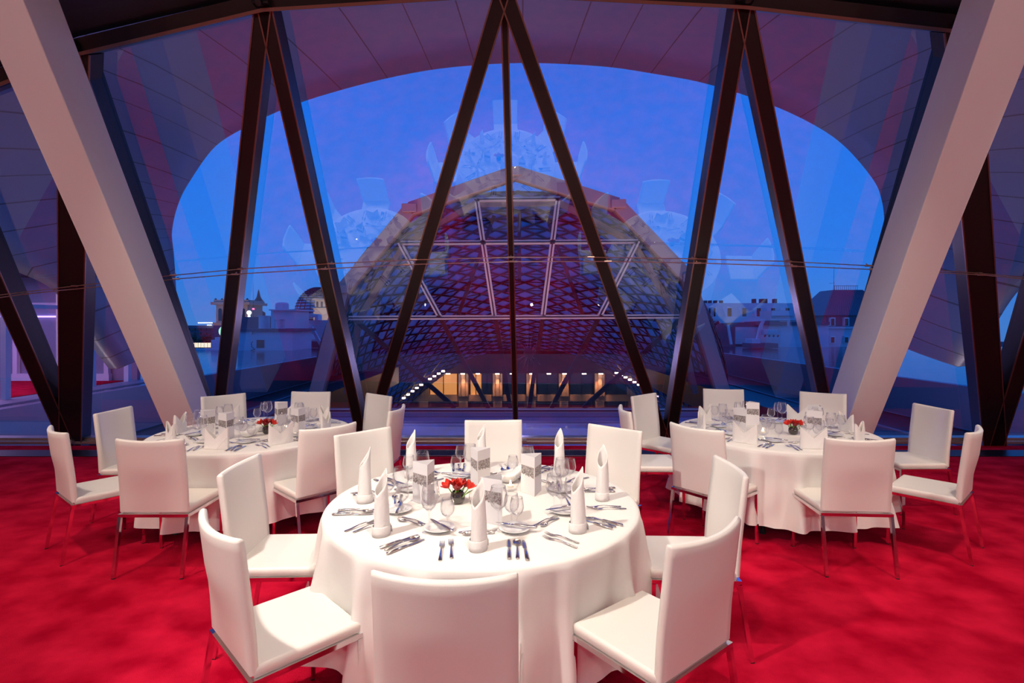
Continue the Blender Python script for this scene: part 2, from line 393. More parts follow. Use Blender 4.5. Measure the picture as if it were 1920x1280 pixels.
chairs = {
'A': ('c', 'front', -.221, 2.078, -2.1), 'B': ('c', 'front left', -1.050, 2.445, -45.2), 'C': ('c', 'left', -1.377, 3.230, -88.1), 'D': ('c', 'back left', -.981, 4.029, -132.8),
'E': ('c', 'back', -.152, 4.424, -177.3), 'F': ('c', 'back right', .661, 4.162, 138.0), 'G': ('c', 'right', 1.038, 3.197, 88.1), 'H': ('c', 'front right', .631, 2.393, 38.1),
'K': ('l', 'front', -2.675, 4.196, .3), 'I': ('l', 'front left', -3.496, 4.500, -38.5), 'J': ('l', 'left', -3.667, 5.258, -88.8), 'L': ('l', 'back left', -3.256, 6.193, -132),
'M': ('l', 'back', -2.541, 6.414, 176.4), 'N': ('l', 'back right', -1.775, 6.186, 138.7), 'O': ('l', 'right', -1.436, 5.421, 85.8), 'P': ('l', 'front right', -1.720, 4.622, 45.7),
'W': ('r', 'front', 2.597, 4.211, -3.8), 'X': ('r', 'front left', 1.736, 4.573, -52), 'Q': ('r', 'left', 1.408, 5.357, -91.4), 'R': ('r', 'back left', 1.765, 6.200, -137.7),
'S': ('r', 'back', 2.703, 6.681, 168.1), 'T': ('r', 'back right', 3.691, 6.346, 146.7), 'U': ('r', 'right', 4.056, 5.462, 90.8), 'V': ('r', 'front right', 3.553, 4.503, 41.5)}
TAB = {'c': (-.17, 3.15), 'l': (-2.50, 5.15), 'r': (2.55, 5.17)}
TNAME = {'c': 'centre table', 'l': 'left table', 'r': 'right table'}
ch = make_chair(); used = False
for k, (tb, sn, x, y, a) in chairs.items():
    place(ch, used, (x*SC, y*SC, 0), math.radians(a), 'white leather dining chair with chrome legs at the %s place of the %s' % (sn, TNAME[tb]), 'chair', 'white dining chairs around the '+TNAME[tb]); used = True

# ------------------------------------------------------------ tables and cloths
TZ = .76
def fold(a, seed):
    r = random.Random(seed); s = 0
    return None
for k, (x, y) in TAB.items():
    t = thing('round_table', (x, y, 0), 'round banquet table hidden under the long white cloth of the '+TNAME[k], 'table', group='round banquet tables')
    b = MB(); b.lathe([(0, .72), (.88, .72), (.89, .735), (.88, .748), (0, .748)], 48); b.build('tabletop', 'stone_dark', t)
    for a in range(4):
        an = PI/4+a*PI/2+.2; b = MB(); b.rod((.62*math.cos(an), .62*math.sin(an), .72), (.70*math.cos(an), .70*math.sin(an), .012), .018); b.rod((.70*math.cos(an), .70*math.sin(an), .03), (.70*math.cos(an), .70*math.sin(an), 0), .026)
        b.build('leg', 'dark_rubber', t)
    rr = random.Random({'c': 3, 'l': 5, 'r': 9}[k]); cen = []; dents = []
    for tb_, sn_, cx_, cy_, ca_ in chairs.values():
        if tb_ != k: continue
        dx, dy = cx_*SC-x, cy_*SC-y; an = math.atan2(dy, dx); dents.append((an, max(0, .905-(math.hypot(dx, dy)-.262))+.004))
    dents.sort()
    for i, (an, _) in enumerate(dents):
        gap = (dents[(i+1) % 8][0]-an) % (2*PI); cen += [an+gap/2-.16+rr.uniform(-.04, .04), an+gap/2+.16+rr.uniform(-.04, .04)]
    amp = [rr.uniform(.05, .13) for _ in cen]; wid = [rr.uniform(.05, .085) for _ in cen]
    b = MB(); N = 288; rows = []
    lv = [(0, .7605, 0), (.4, .7605, 0), (.8, .7605, 0), (.875, .7605, 0), (.893, .757, 0), (.903, .748, 0)]
    for r, z, d in lv: rows.append([V((r*math.cos(2*PI*i/N), r*math.sin(2*PI*i/N), z)) for i in range(N)])
    hem = .13
    for j in range(1, 22):
        q = j/21; row = []
        for i in range(N):
            a = 2*PI*i/N; d = 0
            for c, am, wi in zip(cen, amp, wid):
                da = (a-c+PI) % (2*PI)-PI; da2 = da/wi
                d += am*math.exp(-da2*da2)*(q**.8)*1.5
            d += .012*math.sin(a*5+q*3+x)*q+.006*math.sin(a*17+q*9)*q
            R = .905+d-.02*q*(1-q)
            for an, dd in dents:
                da = abs((a-an+PI) % (2*PI)-PI)
                if da < .42: R -= dd*min(1, q/.35)*min(1, max(0, (.42-da)/.12))
            z = .748-(.748-hem)*q+ (.02*math.sin(a*4+y)+.03*(d/.1))*q*q*.6
            row.append(V((R*math.cos(a), R*math.sin(a), z)))
        rows.append(row)
    b.grid(rows, wrap=True); o = b.build('tablecloth', 'cloth', smooth=True); o.location = (x, y, 0)
    tag(o, 'long white tablecloth draped in folds over the '+TNAME[k], 'tablecloth', 'white round tablecloths')

# ------------------------------------------------------------ tableware prototypes
def flat(b, secs, x0=0, k=None):
    """secs: (s, halfwidth, z, thick) along +y"""
    rows = []
    for s, h, z, t in secs: rows.append([V((x0-h, s, z)), V((x0-h*.6, s, z+t/2)), V((x0+h*.6, s, z+t/2)), V((x0+h, s, z)), V((x0+h*.6, s, z-t/2)), V((x0-h*.6, s, z-t/2))])
    b.grid(rows, k, wrap=True); b.add(rows[0], [tuple(range(6))], k); b.add(rows[-1], [tuple(range(6))[::-1]], k)
def fork():
    b = MB()
    flat(b, [(-.100, .004, .0035, .003), (-.095, .009, .004, .004), (-.06, .007, .006, .004), (0, .0035, .012, .004), (.030, .0035, .011, .004), (.042, .011, .007, .002), (.055, .0125, .004, .002), (.060, .0125, .003, .002)])
    for x in (-.0100, -.0034, .0034, .0100): flat(b, [(.058, .0022, .0035, .002), (.080, .0019, .004, .002), (.100, .0010, .009, .0015)], x)
    return b
def knife():
    b = MB()
    flat(b, [(-.110, .005, .006, .006), (-.105, .010, .006, .010), (-.03, .0085, .006, .010), (.005, .0065, .006, .009), (.012, .0045, .005, .006)])
    flat(b, [(.012, .005, .005, .003), (.02, .010, .004, .002), (.08, .010, .004, .002), (.105, .006, .004, .0015), (.113, .001, .004, .001)])
    return b
def spoon(s=1):
    b = MB()
    flat(b, [(-.100*s, .004, .0035, .003), (-.095*s, .009*s, .004, .004), (-.06*s, .007*s, .006, .004), (0, .0035, .012, .004), (.036*s, .004, .010, .004)])
    rows = []
    for j in range(7):
        ph = j/6*PI/2; ring = []
        for i in range(16):
            a = 2*PI*i/16; rr = math.sin(ph); ring.append(V((.020*s*rr*math.cos(a), .066*s+.032*s*rr*math.sin(a)*(1), .012-.010*math.cos(ph))))
        rows.append(ring)
    b.grid(rows, wrap=True); return b
def wine(h, rb, hb, foot, neck=.62):
    b = MB(); zs = h-hb
    pr = [(foot, .001), (foot*.95, .0025), (foot*.3, .006), (.006, .012), (.0038, .03), (.0036, zs-.012), (.006, zs-.003), (rb*.45, zs+hb*.06), (rb*.80, zs+hb*.2), (rb*.97, zs+hb*.36), (rb, zs+hb*.46), (rb*.93, zs+hb*.7), (rb*.82, zs+hb*.9), (rb*.78, h)]
    pr += [(rb*.78-.0012, h+.0002), (rb*.92, zs+hb*.7), (rb*.985, zs+hb*.46), (rb*.79, zs+hb*.21), (rb*.43, zs+hb*.09), (0, zs+hb*.06)]
    b.lathe(pr, 28); return b
def plate(r):
    b = MB(); b.lathe([(0, .002), (r*.6, .002), (r*.66, .006), (r*.97, .016), (r, .018), (r*.985, .0195), (r*.66, .010), (r*.6, .0065), (0, .0065)], 40); return b
PR = {}
PR['dinner_fork'] = fork().build('dinner_fork', 'silver', smooth=True)
PR['table_knife'] = knife().build('table_knife', 'silver', smooth=True)
PR['soup_spoon'] = spoon().build('soup_spoon', 'silver', smooth=True, solid=.0012)
PR['dessert_spoon'] = spoon(.82).build('dessert_spoon', 'silver', smooth=True, solid=.001)
PR['dessert_fork'] = fork().build('dessert_fork', 'silver', smooth=True)
PR['butter_knife'] = knife().build('butter_knife', 'silver', smooth=True)
PR['red_wine_glass'] = wine(.225, .047, .120, .038).build('red_wine_glass', 'wineglass', smooth=True)
PR['white_wine_glass'] = wine(.205, .038, .095, .035).build('white_wine_glass', 'wineglass', smooth=True)
PR['water_glass'] = wine(.155, .037, .095, .034).build('water_glass', 'wineglass', smooth=True)
PR['bread_plate'] = plate(.080).build('bread_plate', 'china', smooth=True)
def cone_napkin():
    b = MB(); N = 44; rows = []
    for j in range(15):
        q = j/14; row = []
        for i in range(N+1):
            a = 2.35*PI*i/N; s = i/N
            top = .200+.125*max(0, 1-abs(s-.42)/.42)**1.25
            z = q*top; r = .0415-.011*q-.0035*s+.002*math.sin(3*a+q*4)
            row.append(V((r*math.cos(a-PI*.9), r*math.sin(a-PI*.9), z)))
        rows.append(row)
    b.grid(rows)
    rows = []
    for q, rr in ((0, .0425), (.018, .0430), (.046, .0424), (.048, .0412)):
        rows.append([V(((rr+.003*math.sin(2*a+1))*math.cos(a), (rr+.003*math.sin(2*a+1))*math.sin(a), q)) for a in [2*PI*i/36 for i in range(36)]])
    b.grid(rows, wrap=True)
    # loose tail of cloth
    b.grid([[V((.040, -.012, .055)), V((.056, -.004, .028)), V((.062, .006, 0))], [V((.034, .022, .06)), V((.050, .028, .03)), V((.052, .034, 0))]])
    return b.build('cone_napkin', 'napkin', smooth=True, solid=.0022)
def mitre_napkin():
    b = MB(); N = 48; rows = []
    for j in range(11):
        q = j/10; row = []
        for i in range(N):
            a = 2*PI*i/N; c = math.cos(a); sn = math.sin(a)
            x = .106*math.copysign(abs(c)**.8, c); y = .030*math.copysign(abs(sn)**1.0, sn)
            h = .082+.098*abs(x/.106)**1.05
            row.append(V((x*(1-.02*q), y*(1-.35*q), h*q)))
        rows.append(row)
    b.grid(rows, wrap=True)
    for sy in (-1, 1):   # crossing front fold
        b.add([V((-.102, sy*.024, .001)), V((.103, sy*.008, .172)), V((.105, sy*.012, .001))], [(0, 1, 2)])
        b.add([V((-.102, sy*.026, .001)), V((.02, sy*.033, .001)), V((.106, sy*.014, .10)), V((.103, sy*.008, .172))], [(0, 1, 3), (1, 2, 3)])
    return b.build('mitre_napkin', 'napkin', solid=.002)
PR['cone_napkin'] = cone_napkin(); PR['mitre_napkin'] = mitre_napkin()
def menu():
    r = thing('menu_card', (0, 0, 0), None, None); W = .128; H = .235; th = .0015
    vert = [V((W/math.sqrt(3)*math.cos(a), W/math.sqrt(3)*math.sin(a), 0)) for a in (PI/6, PI*5/6, PI*1.5)]
    for i in range(3):
        p, q = vert[i], vert[(i+1) % 3]; m = (p+q)/2; nn = m.normalized(); d = (q-p).normalized()
        b = MB(); b.beam(p+V((0, 0, H/2)), q+V((0, 0, H/2)), H, th, nn); b.build('panel', 'card', r)
        b = MB(); c = m+nn*(th/2+.0006)
        bx = [c+d*(s*W*.46)+V((0, 0, z)) for s, z in ((-1, .105), (1, .105), (1, .175), (-1, .175))]
        # townscape strip with a stepped lower edge, printed on the card
        pts = [c+d*(s*W*.46)+V((0, 0, z)) for s, z in ((-1, .118), (-.6, .112), (-.55, .120), (-.2, .108), (-.15, .116), (.3, .106), (.35, .114), (1, .104), (1, .170), (-1, .170))]
        b.add(pts, [tuple(range(10))]); b.build('printed_photo', 'photo', r, solid=.0006)
    return r
PR['menu_card'] = menu()
def tulip(dark=False):
    r = thing('tulip', (0, 0, 0), None, None); b = MB()
    for i in range(6):
        a0 = i*PI/3; rows = []
        op = .50 if i % 2 else .30
        for j in range(7):
            q = j/6; wv = .0165*math.sin(PI*min(1, q*.92+.06))**.8; rr = .004+.020*math.sin(q*PI*.55)*(1+op*.5)*(1 if q < .8 else 1+.2*op); z = .046*q
            row = []
            for s in (-1, -.5, 0, .5, 1):
                an = a0+s*wv/max(rr, .008); row.append(V((rr*math.cos(an)*(1+(i % 2)*.08), rr*math.sin(an)*(1+(i % 2)*.08), z-.004*abs(s)*q)))
            rows.append(row)
        b.grid(rows)
    b.build('bloom', 'petal_dark' if dark else 'petal', r, smooth=True, solid=.001)
    b = MB(); b.rod((0, 0, .004), (0, 0, -.055), .003); b.build('stem', 'stem', r)
    b = MB(); b.grid([[V((0, 0, -.05)), V((.003, .002, -.05))], [V((.012, -.010, -.02)), V((.018, .008, -.02))], [V((.028, -.008, .002)), V((.031, .006, .0))], [V((.040, -.001, .012)), V((.041, .001, .012))]])
    b.build('leaf', 'stem', r, smooth=True, solid=.0008)
    return r
tul = [tulip(), tulip(True)]
def vase():
    b = MB(); b.lathe([(0, .001), (.024, .001), (.038, .014), (.044, .036), (.040, .058), (.030, .070), (.028, .073), (.026, .071), (.038, .05), (.034, .02), (0, .008)], 32)
    return b.build('flower_vase', 'vase', smooth=True)
PR['flower_vase'] = vase()
def tealight():
    r = thing('tealight_holder', (0, 0, 0), None, None)
    b = MB(); b.lathe([(0, .0015), (.028, .0015), (.046, .020), (.054, .048), (.050, .074), (.038, .092), (.036, .096)], 32); b.build('glass_bowl', 'ballglass', r, smooth=True)
    b = MB(); b.lathe([(0, .022), (.019, .022), (.019, .038), (0, .038)], 20); b.build('candle', 'wax', r)
    b = MB(); b.lathe([(0, .039), (.004, .044), (.0055, .050), (.003, .060), (0, .068)], 12); b.build('flame', 'flame', r, smooth=True)
    return r
PR['tealight_holder'] = tealight()
def shellbowl():
    b = MB(); rows = []
    for j in range(9):
        q = j/8; ph = q*PI*.55; row = []
        for i in range(28):
            a = 2*PI*i/28; r = .062*math.sin(ph); tip = 1+.45*max(0, math.cos(a))**2*q
            row.append(V((r*math.cos(a)*tip*1.15, r*math.sin(a), .052*(1-math.cos(ph))+.045*q*q*max(0, math.cos(a))**2+.001)))
        rows.append(row)
    b.grid(rows, wrap=True); return b.build('sauce_bowl', 'china', smooth=True, solid=.003, solid_off=1)
PR['sauce_bowl'] = shellbowl()
usedp = {}
def put(kind, x, y, z, rz, label, cat, group, rx=None, proto=None):
    p = proto or PR[kind]; key = id(p) if proto else kind
    o = place(p, usedp.get(key, False), (x, y, z), rz, label, cat, group); usedp[key] = True
    if rx is not None: o.rotation_euler = (rx[0], rx[1], rz)
    return o
Z0 = .7612
SEAT = {'front': -90, 'front left': -135, 'left': 180, 'back left': 135, 'back': 90, 'back right': 45, 'right': 0, 'front right': -45}
for tb, (tx, ty) in TAB.items():
    tn = TNAME[tb]; rr = random.Random(tb)
    for sn, ang in SEAT.items():
        a = math.radians(ang+{'c': 2, 'l': 0, 'r': -1}[tb]+rr.uniform(-2, 2)); ox, oy = math.cos(a), math.sin(a)
        rx, ry = -oy, ox            # sitter's right, facing the centre
        if True: rx, ry = -oy*1, ox*1
        def L(o, s): return tx+ox*o+rx*s, ty+oy*o+ry*s
        f = a+PI/2                  # local +y points to the centre
        J = lambda m: rr.uniform(-m, m)
        wh = 'at the %s place of the %s' % (sn, tn); g = 'on the '+tn
        x, y = L(.70+J(.01), J(.01))
        if tb == 'c': put('cone_napkin', x, y, Z0+.001, rr.uniform(-.5, .5)+.4, 'tall cone-folded white napkin '+wh, 'napkin', 'cone napkins '+g)
        else: put('mitre_napkin', x, y, Z0+.001, f+J(.12), 'white napkin folded with two peaks '+wh, 'napkin', 'two-peaked napkins '+g)
        # sitter faces centre: right hand side is  direction (-oy,ox)?  facing = (-ox,-oy); right = (-oy, ox)
        for i, (s, o) in enumerate(((-.135, .690), (-.175, .712))):
            x, y = L(o, s+J(.004)); put('dinner_fork', x, y, Z0, f+.06+J(.05), 'silver fork, %s of the pair, %s' % ('inner outer'.split()[i], wh), 'fork', 'forks '+g)
        for i, (s, o) in enumerate(((.135, .700), (.205, .715))):
            x, y = L(o, s+J(.004)); put('table_knife', x, y, Z0, f+J(.05), 'silver knife, %s of the pair, %s' % ('inner outer'.split()[i], wh), 'knife', 'knives '+g)
        x, y = L(.705, .170); put('soup_spoon', x, y, Z0, f+J(.05), 'silver soup spoon between the knives '+wh, 'spoon', 'soup spoons '+g)
        x, y = L(.520, -.02+J(.01)); put('dessert_spoon', x, y, Z0, f+PI/2+.15+J(.1), 'small silver spoon laid crosswise '+wh, 'spoon', 'dessert spoons '+g)
        x, y = L(.490, -.02+J(.01)); put('dessert_fork', x, y, Z0, f-PI/2+.1+J(.1), 'small silver fork laid crosswise '+wh, 'fork', 'dessert forks '+g)
        x, y = L(.455, -.215); put('bread_plate', x, y, Z0, 0, 'small white bread plate '+wh, 'plate', 'bread plates '+g)
        put('butter_knife', x+.012*rx, y+.012*ry, Z0+.021, f+.5+J(.3), 'butter knife on the bread plate '+wh, 'knife', 'butter knives '+g)
        x, y = L(.530+J(.01), .150); put('white_wine_glass', x, y, Z0, 0, 'empty white wine glass '+wh, 'wine glass', 'white wine glasses '+g)
        x, y = L(.470+J(.01), .085); put('red_wine_glass', x, y, Z0, 0, 'large empty red wine glass '+wh, 'wine glass', 'red wine glasses '+g)
        x, y = L(.440+J(.01), .180); put('water_glass', x, y, Z0, 0, 'short-stemmed empty water glass '+wh, 'glass', 'water glasses '+g)
    # centrepiece
    vx, vy = {'c': (-.315, 3.09), 'l': (-2.33, 5.06), 'r': (2.655, 5.02)}[tb]
    put('flower_vase', vx, vy, Z0, 0, 'small dark round glass vase of red tulips on the '+tn, 'vase', 'flower vases')
    pos = [(-.062, -.010, .3, 0), (-.022, .010, -.2, 0), (.012, -.012, .5, 1 if tb == 'l' else 0), (.046, .004, .1, 1 if tb != 'r' else 0), (.072, -.020, .8, 0), (-.01, -.038, 1.2, 1)]
    pn = ['leftmost', 'second from the left', 'middle', 'fourth from the left', 'rightmost', 'lowest front']
    for i, (dx, dy, rz, dk) in enumerate(pos):
        put('tulip', vx+dx*.85, vy+dy*.8, Z0+.098-.010*abs(dx)*10-.012*(i == 5), rz, '%s tulip, the %s one in the vase on the %s' % ('dark red' if dk else 'red', pn[i], tn), 'flower', 'tulips '+g, rx=(-dy*8, dx*9), proto=tul[dk])
    cards = {'c': [(-.51, 3.11, .35, 'left'), (-.21, 3.44, -.1, 'back'), (-.09, 2.80, .55, 'front'), (.125, 3.28, .15, 'right')],
             'l': [(-2.86, 4.98, .2, 'left'), (-2.60, 4.84, .5, 'front'), (-2.40, 5.50, .1, 'back'), (-2.05, 5.10, .4, 'right')],
             'r': [(2.20, 5.10, .2, 'left'), (2.48, 5.50, .9, 'back'), (2.83, 4.98, .6, 'front'), (3.02, 5.28, .1, 'right')]}[tb]
    for x, y, rz, nm in cards: put('menu_card', x, y, Z0+.001, rz, 'white folded menu card with a photo strip, %s one on the %s' % (nm, tn), 'menu card', 'menu cards '+g)
    cnd = {'c': [(-.195, 3.04, 'beside the vase'), (-.01, 3.32, 'behind the menu cards')], 'l': [(-2.68, 4.98, 'near the front menu card'), (-2.17, 5.12, 'right of the tulips')], 'r': [(2.36, 5.0, 'left of the tulips')]}[tb]
    for x, y, nm in cnd: put('tealight_holder', x, y, Z0, 0, 'clear glass ball with a lit tealight %s on the %s' % (nm, tn), 'candle holder', 'tealight holders '+g)
    if tb == 'l':
        put('sauce_bowl', -2.44, 4.92, Z0+.001, .3, 'white curved porcelain bowl in front of the tulips on the left table', 'bowl', 'porcelain bowls on the left table')
        put('sauce_bowl', -2.46, 5.17, Z0+.001, 2.0, 'white curved porcelain bowl behind the menu cards on the left table', 'bowl', 'porcelain bowls on the left table')
    if tb == 'c':
        put('sauce_bowl', -.02, 3.50, Z0+.001, .3, 'white curved porcelain bowl behind the tealight on the centre table', 'bowl', 'porcelain bowls')
# the room's candles glow a little
# ------------------------------------------------------------ canopy shell outside
pairs = [((345, 617), (205, 692), 11), ((322, 550), (165, 640), 10.6), ((311, 470), (100, 545), 10), ((311, 430), (0, 492), 9.5), ((325, 380), (-100, 400), 9), ((350, 335), (-200, 280), 8.5), ((403, 265), (-300, 100), 7.8),
         ((470, 222), (-350, -100), 7), ((552, 184), (-300, -290), 6.4), ((638, 156), (-200, -420), 6), ((724, 134), (80, -570), 5.8), ((808, 118), (330, -700), 5.6), ((889, 109), (560, -750), 5.5)]
ER = [(1634, 617), (1655, 550), (1666, 480), (1668, 430), (1662, 376), (1640, 328), (1575, 257), (1500, 209), (1408, 170), (1310, 140), (1220, 124), (1145, 113), (1065, 107)]
full = [(at(*e_, 12.5), at(*o_, y_)) for e_, o_, y_ in pairs]+[(at(978, 105, 12.5), at(985, -790, 5.5))]+[(at(*ER[i], 12.5), at(2016-pairs[i][1][0], pairs[i][1][1]-6, pairs[i][2])) for i in range(12, -1, -1)]
def cat(P, t):
    i = min(len(P)-2, int(t)); f_ = t-i; g_ = lambda k: P[max(0, min(len(P)-1, k))]
    a, b_, c, d = g_(i-1), g_(i), g_(i+1), g_(i+2)
    return .5*((2*b_)+(c-a)*f_+(2*a-5*b_+4*c-d)*f_*f_+(3*b_-a-3*c+d)*f_**3)
PE = [p[0] for p in full]; PO = [p[1] for p in full]
b = MB(); nsub = 1; ts = []; K = len(full)-1
brk = []
for i in range(K): brk += [i, i+.5] if (i < 7 or i > K-8) else [i]
brk.append(K)
for t0, t1 in zip(brk[:-1], brk[1:]):
     ts += [(t0, 1)]+[(t0+.025+(t1-t0-.025)*h_/5, 0) for h_ in range(5)]
ts.append((K, 1))
def colpts(t):
    e_, o_ = cat(PE, t), cat(PO, t); out = []
    for j in range(9):
        q = j/8; p = e_.lerp(o_, q); p = p+V((0, .35*math.sin(PI*q), .55*math.sin(PI*q)*min(1, max(0, (p.z-2)/4)))); out.append(p)
    return out
cols = [colpts(t) for t, _ in ts]
for i in range(len(ts)-1): pass
b.grid(cols)
b.m = [ts[i][1] for i in range(len(ts)-1) for _ in range(8)]
b2 = b.build('canopy_shell', ['skin', 'seam'], smooth=True, solid=.25, solid_off=-1)
tag(b2, 'curved metal-clad canopy with a large oval opening outside the window', 'canopy', kind='structure')
b = MB()
for i in range(0, len(ts)-1): b.rod(cat(PE, ts[i][0]), cat(PE, ts[i+1][0]), .05, n=6)
o = b.build('canopy_rim', 'mullion', b2)
# ------------------------------------------------------------ outside: decks and roofs
b = MB(); b.box((-36, 24.5, -.15), (50, 31, .3)); struct(b.build('roof_left', 'wetroof'), 'wet flat roof on the left outside')
b = MB(); b.box((38.4, 26, -.15), (50, 34, .3)); struct(b.build('roof_right', 'wetroof'), 'wet flat roof on the right outside')
b = MB(); b.box((-10.9, 26, -.62), (.25, 32, 1.25)); struct(b.build('fascia_left', 'fascia'), 'grey-blue roof edge fascia on the left')
b = MB(); b.box((13.3, 27, -.62), (.25, 34, 1.25)); struct(b.build('fascia_right', 'fascia'), 'grey-blue roof edge fascia on the right')
b = MB(); b.box((-9.6, 24, -1.9), (2.6, 30, 1.2)); b.box((-9.5, 24, -1.28), (.08, 30, .05), k=1); struct(b.build('gutter_left', ['darkclad', 'fascia']))
b = MB(); b.box((11.4, 25, -1.9), (3.8, 32, 1.2)); b.box((11.2, 25, -1.28), (.08, 32, .05), k=1); struct(b.build('gutter_right', ['darkclad', 'fascia']))
b = MB(); b.box((1, 15.2, -2.1), (24, 13.8, .2)); struct(b.build('deck', 'deck'), 'shiny wet metal deck below the window')
b = MB(); b.box((0, 250, -14.5), (900, 560, 1)); struct(b.build('ground', 'ground'), 'dark city ground')
# ------------------------------------------------------------ glazed gable and vaulted roof
G = 22.0
gb = thing('glazed_gable', (0, G, -2), 'polygonal arched steel and glass gable end of the courtyard roof', 'gable')
org = V((0, G, -2))
def gp(u, v, dy=0): return at(u, v, G)-org+V((0, dy, 0))
outer = [(594, 740), (645, 543), (770, 393), (965, 325), (1157, 385), (1289, 522), (1355, 740)]
inner = [(640, 742), (663, 598), (752, 452), (888, 374), (1052, 372), (1195, 450), (1281, 593), (1316, 742)]
b = MB()
for p, q in zip(outer[:-1], outer[1:]): b.beam(gp(*p), gp(*q), .55, .5, V((0, 1, 0)))
for p in outer[1:-1]: b.beam(gp(*p)-V((.3, .3, 0)), gp(*p)+V((.3, -.3, 0)), .35, .2, V((0, 1, 0)))
b.build('arch_frame', 'steel_red', gb, bevel=.03)
b = MB()
for p, q in zip(inner[:-1], inner[1:]): b.beam(gp(*p, .8), gp(*q, .8), .22, .3, V((0, 1, 0)))
b.build('inner_arch', 'steel_red', gb)
for p, q in [((655, 596), (1283, 593)), ((752, 456), (1195, 453)), ((600, 769), (1345, 769)), ((890, 375), (1050, 373))]:
    b = MB(); b.beam(gp(*p), gp(*q), .17, .22, V((0, 1, 0)))
    b.beam(gp(*p, -.13), gp(*q, -.13), .05, .04, V((0, 1, 0)), k=1); b.build('transom', ['steel_light', 'steel_dark'], gb)
for p, q in [((894, 376), (927, 592)), ((1046, 374), (1018, 592)), ((750, 455), (825, 594)), ((1195, 452), (1124, 592))]:
    b = MB(); b.beam(gp(*p), gp(*q), .20, .22, V((0, 1, 0))); b.beam(gp(*p, -.13), gp(*q, -.13), .05, .04, V((0, 1, 0)), k=1); b.build('mullion', ['steel_light', 'steel_dark'], gb)
for p, q in [((665, 600), (853, 766)), ((825, 597), (916, 766)), ((929, 595), (957, 766)), ((1018, 595), (992, 766)), ((1124, 595), (1034, 766)), ((1281, 595), (1094, 766))]:
    b = MB(); b.beam(gp(*p, .15), gp(*q, .15), .17, .2, V((0, 1, 0))); b.build('strut', 'steel_dark', gb)
for p, q in [((923, 384), (845, 600)), ((1030, 384), (1110, 600)), ((975, 378), (975, 520))]:
    b = MB(); b.beam(gp(*p, 2.2), gp(*q, 2.2), .16, .16, V((0, 1, 0))); b.build('brace', 'steel_dark', gb)
b = MB(); pl = [gp(*p) for p in outer]; b.add(pl+[gp(1355, 770), gp(594, 770)], [tuple(range(9))]); b.build('glass_pane', 'farglass', gb)
b = MB(); b.box(gp(972, 776), (17, .3, .16)); b.build('base_rail', 'fascia', gb)
# lower struts under the rail
VC = .25
def prof_at(Y):
    tbl = [(22.3, 8.25, 7.35, -2.2, .72), (26, 10.2, 6.9, -3.2, .75), (30, 11.6, 5.9, -4.2, .85), (34, 12.2, 4.5, -5, 1.0), (38, 12.4, 2.9, -5.6, 1.25), (43, 12.3, 1.1, -6.2, 1.6), (48, 12.0, -.35, -6.8, 2.0)]
    for a, c in zip(tbl[:-1], tbl[1:]):
        if Y <= c[0]+1e-6:
            f_ = (Y-a[0])/(c[0]-a[0]); return [a[i]+(c[i]-a[i])*f_ for i in (1, 2, 3, 4)]
    return tbl[-1][1:]
def vp(i, j, NI, NJ):
    t = i/NI; Y = 22.3+(48-22.3)*j/NJ; hw, zc, zb, pw = prof_at(Y)
    x = -math.cos(PI*t); return V((VC+1.2*(Y-22.3)/25.7+hw*math.copysign(abs(x)**.92, x), Y, zb+(zc-zb)*max(0, math.sin(PI*t))**pw))
vb = thing('glass_roof', (VC, 35, -6), 'vaulted glass courtyard roof with a dense steel diamond lattice', 'glass roof'); vo = V((VC, 35, -6))
NI, NJ = 60, 44
b = MB()
b.grid([[vp(i, j, NI, NJ)-vo for i in range(NI+1)] for j in range(NJ+1)]); b.build('glass_skin', 'vaultglass', vb, smooth=True)
b = MB()
for j in range(NJ):
    for i in range(NI):
        P = vp(i, j, NI, NJ)-vo; Q = vp(i+1, j+1, NI, NJ)-vo; R_ = vp(i+1, j, NI, NJ)-vo; S_ = vp(i, j+1, NI, NJ)-vo
        if (i+j) % 2 == 0: b.beam(P, Q, .085, .15, V((0, .3, 1)))
        else: b.beam(R_, S_, .085, .15, V((0, .3, 1)))
        if i % 2 == 0: pass
for j in range(0, NJ+1, 1):
    for i in range(NI):
        if j % 2 == 0: b.beam(vp(i, j, NI, NJ)-vo, vp(i+1, j, NI, NJ)-vo, .07, .12, V((0, 1, 0)))
o = b.build('steel_lattice', 'lattice', vb)
# far courtyard facade
FY = 48.6
fc = thing('courtyard_facade', (0, FY, -8), 'inner courtyard facade with warm uplit pilasters seen through the glass roof', 'building', )
fo = V((0, FY, -8))
def fp(u, v, dy=0): return at(u, v, FY)-fo+V((0, dy, 0))
def fbox(b, u0, v0, u1, v1, dy, th, k=None):
    p, q = fp(u0, v0), fp(u1, v1); b.box(((p.x+q.x)/2, dy, (p.z+q.z)/2), (abs(q.x-p.x), th, abs(p.z-q.z)), k=k)
b = MB(); fbox(b, 748, 655, 1238, 900, .6, .4); b.build('wall', 'stone_dark', fc)
b = MB(); fbox(b, 760, 664, 1235, 698, -.4, 1.2); fbox(b, 800, 655, 1200, 664, -.2, .5); b.build('fascia_band', 'darkclad', fc)
b = MB(); fbox(b, 750, 740, 1236, 752, .2, .5); fbox(b, 750, 764, 1236, 790, .2, .5); b.build('spandrel', 'beige', fc)
for u in (795, 869, 933, 996, 1057, 1124, 1186):
    b = MB(); fbox(b, u-9, 698, u+9, 742, .05, .5); fbox(b, u-3.4, 698, u+3.4, 742, -.2, .3); b.build('pilaster', 'beige', fc)
    b = MB(); fbox(b, u-8, 752, u+8, 764, .1, .5); b.build('pier', 'beige', fc)
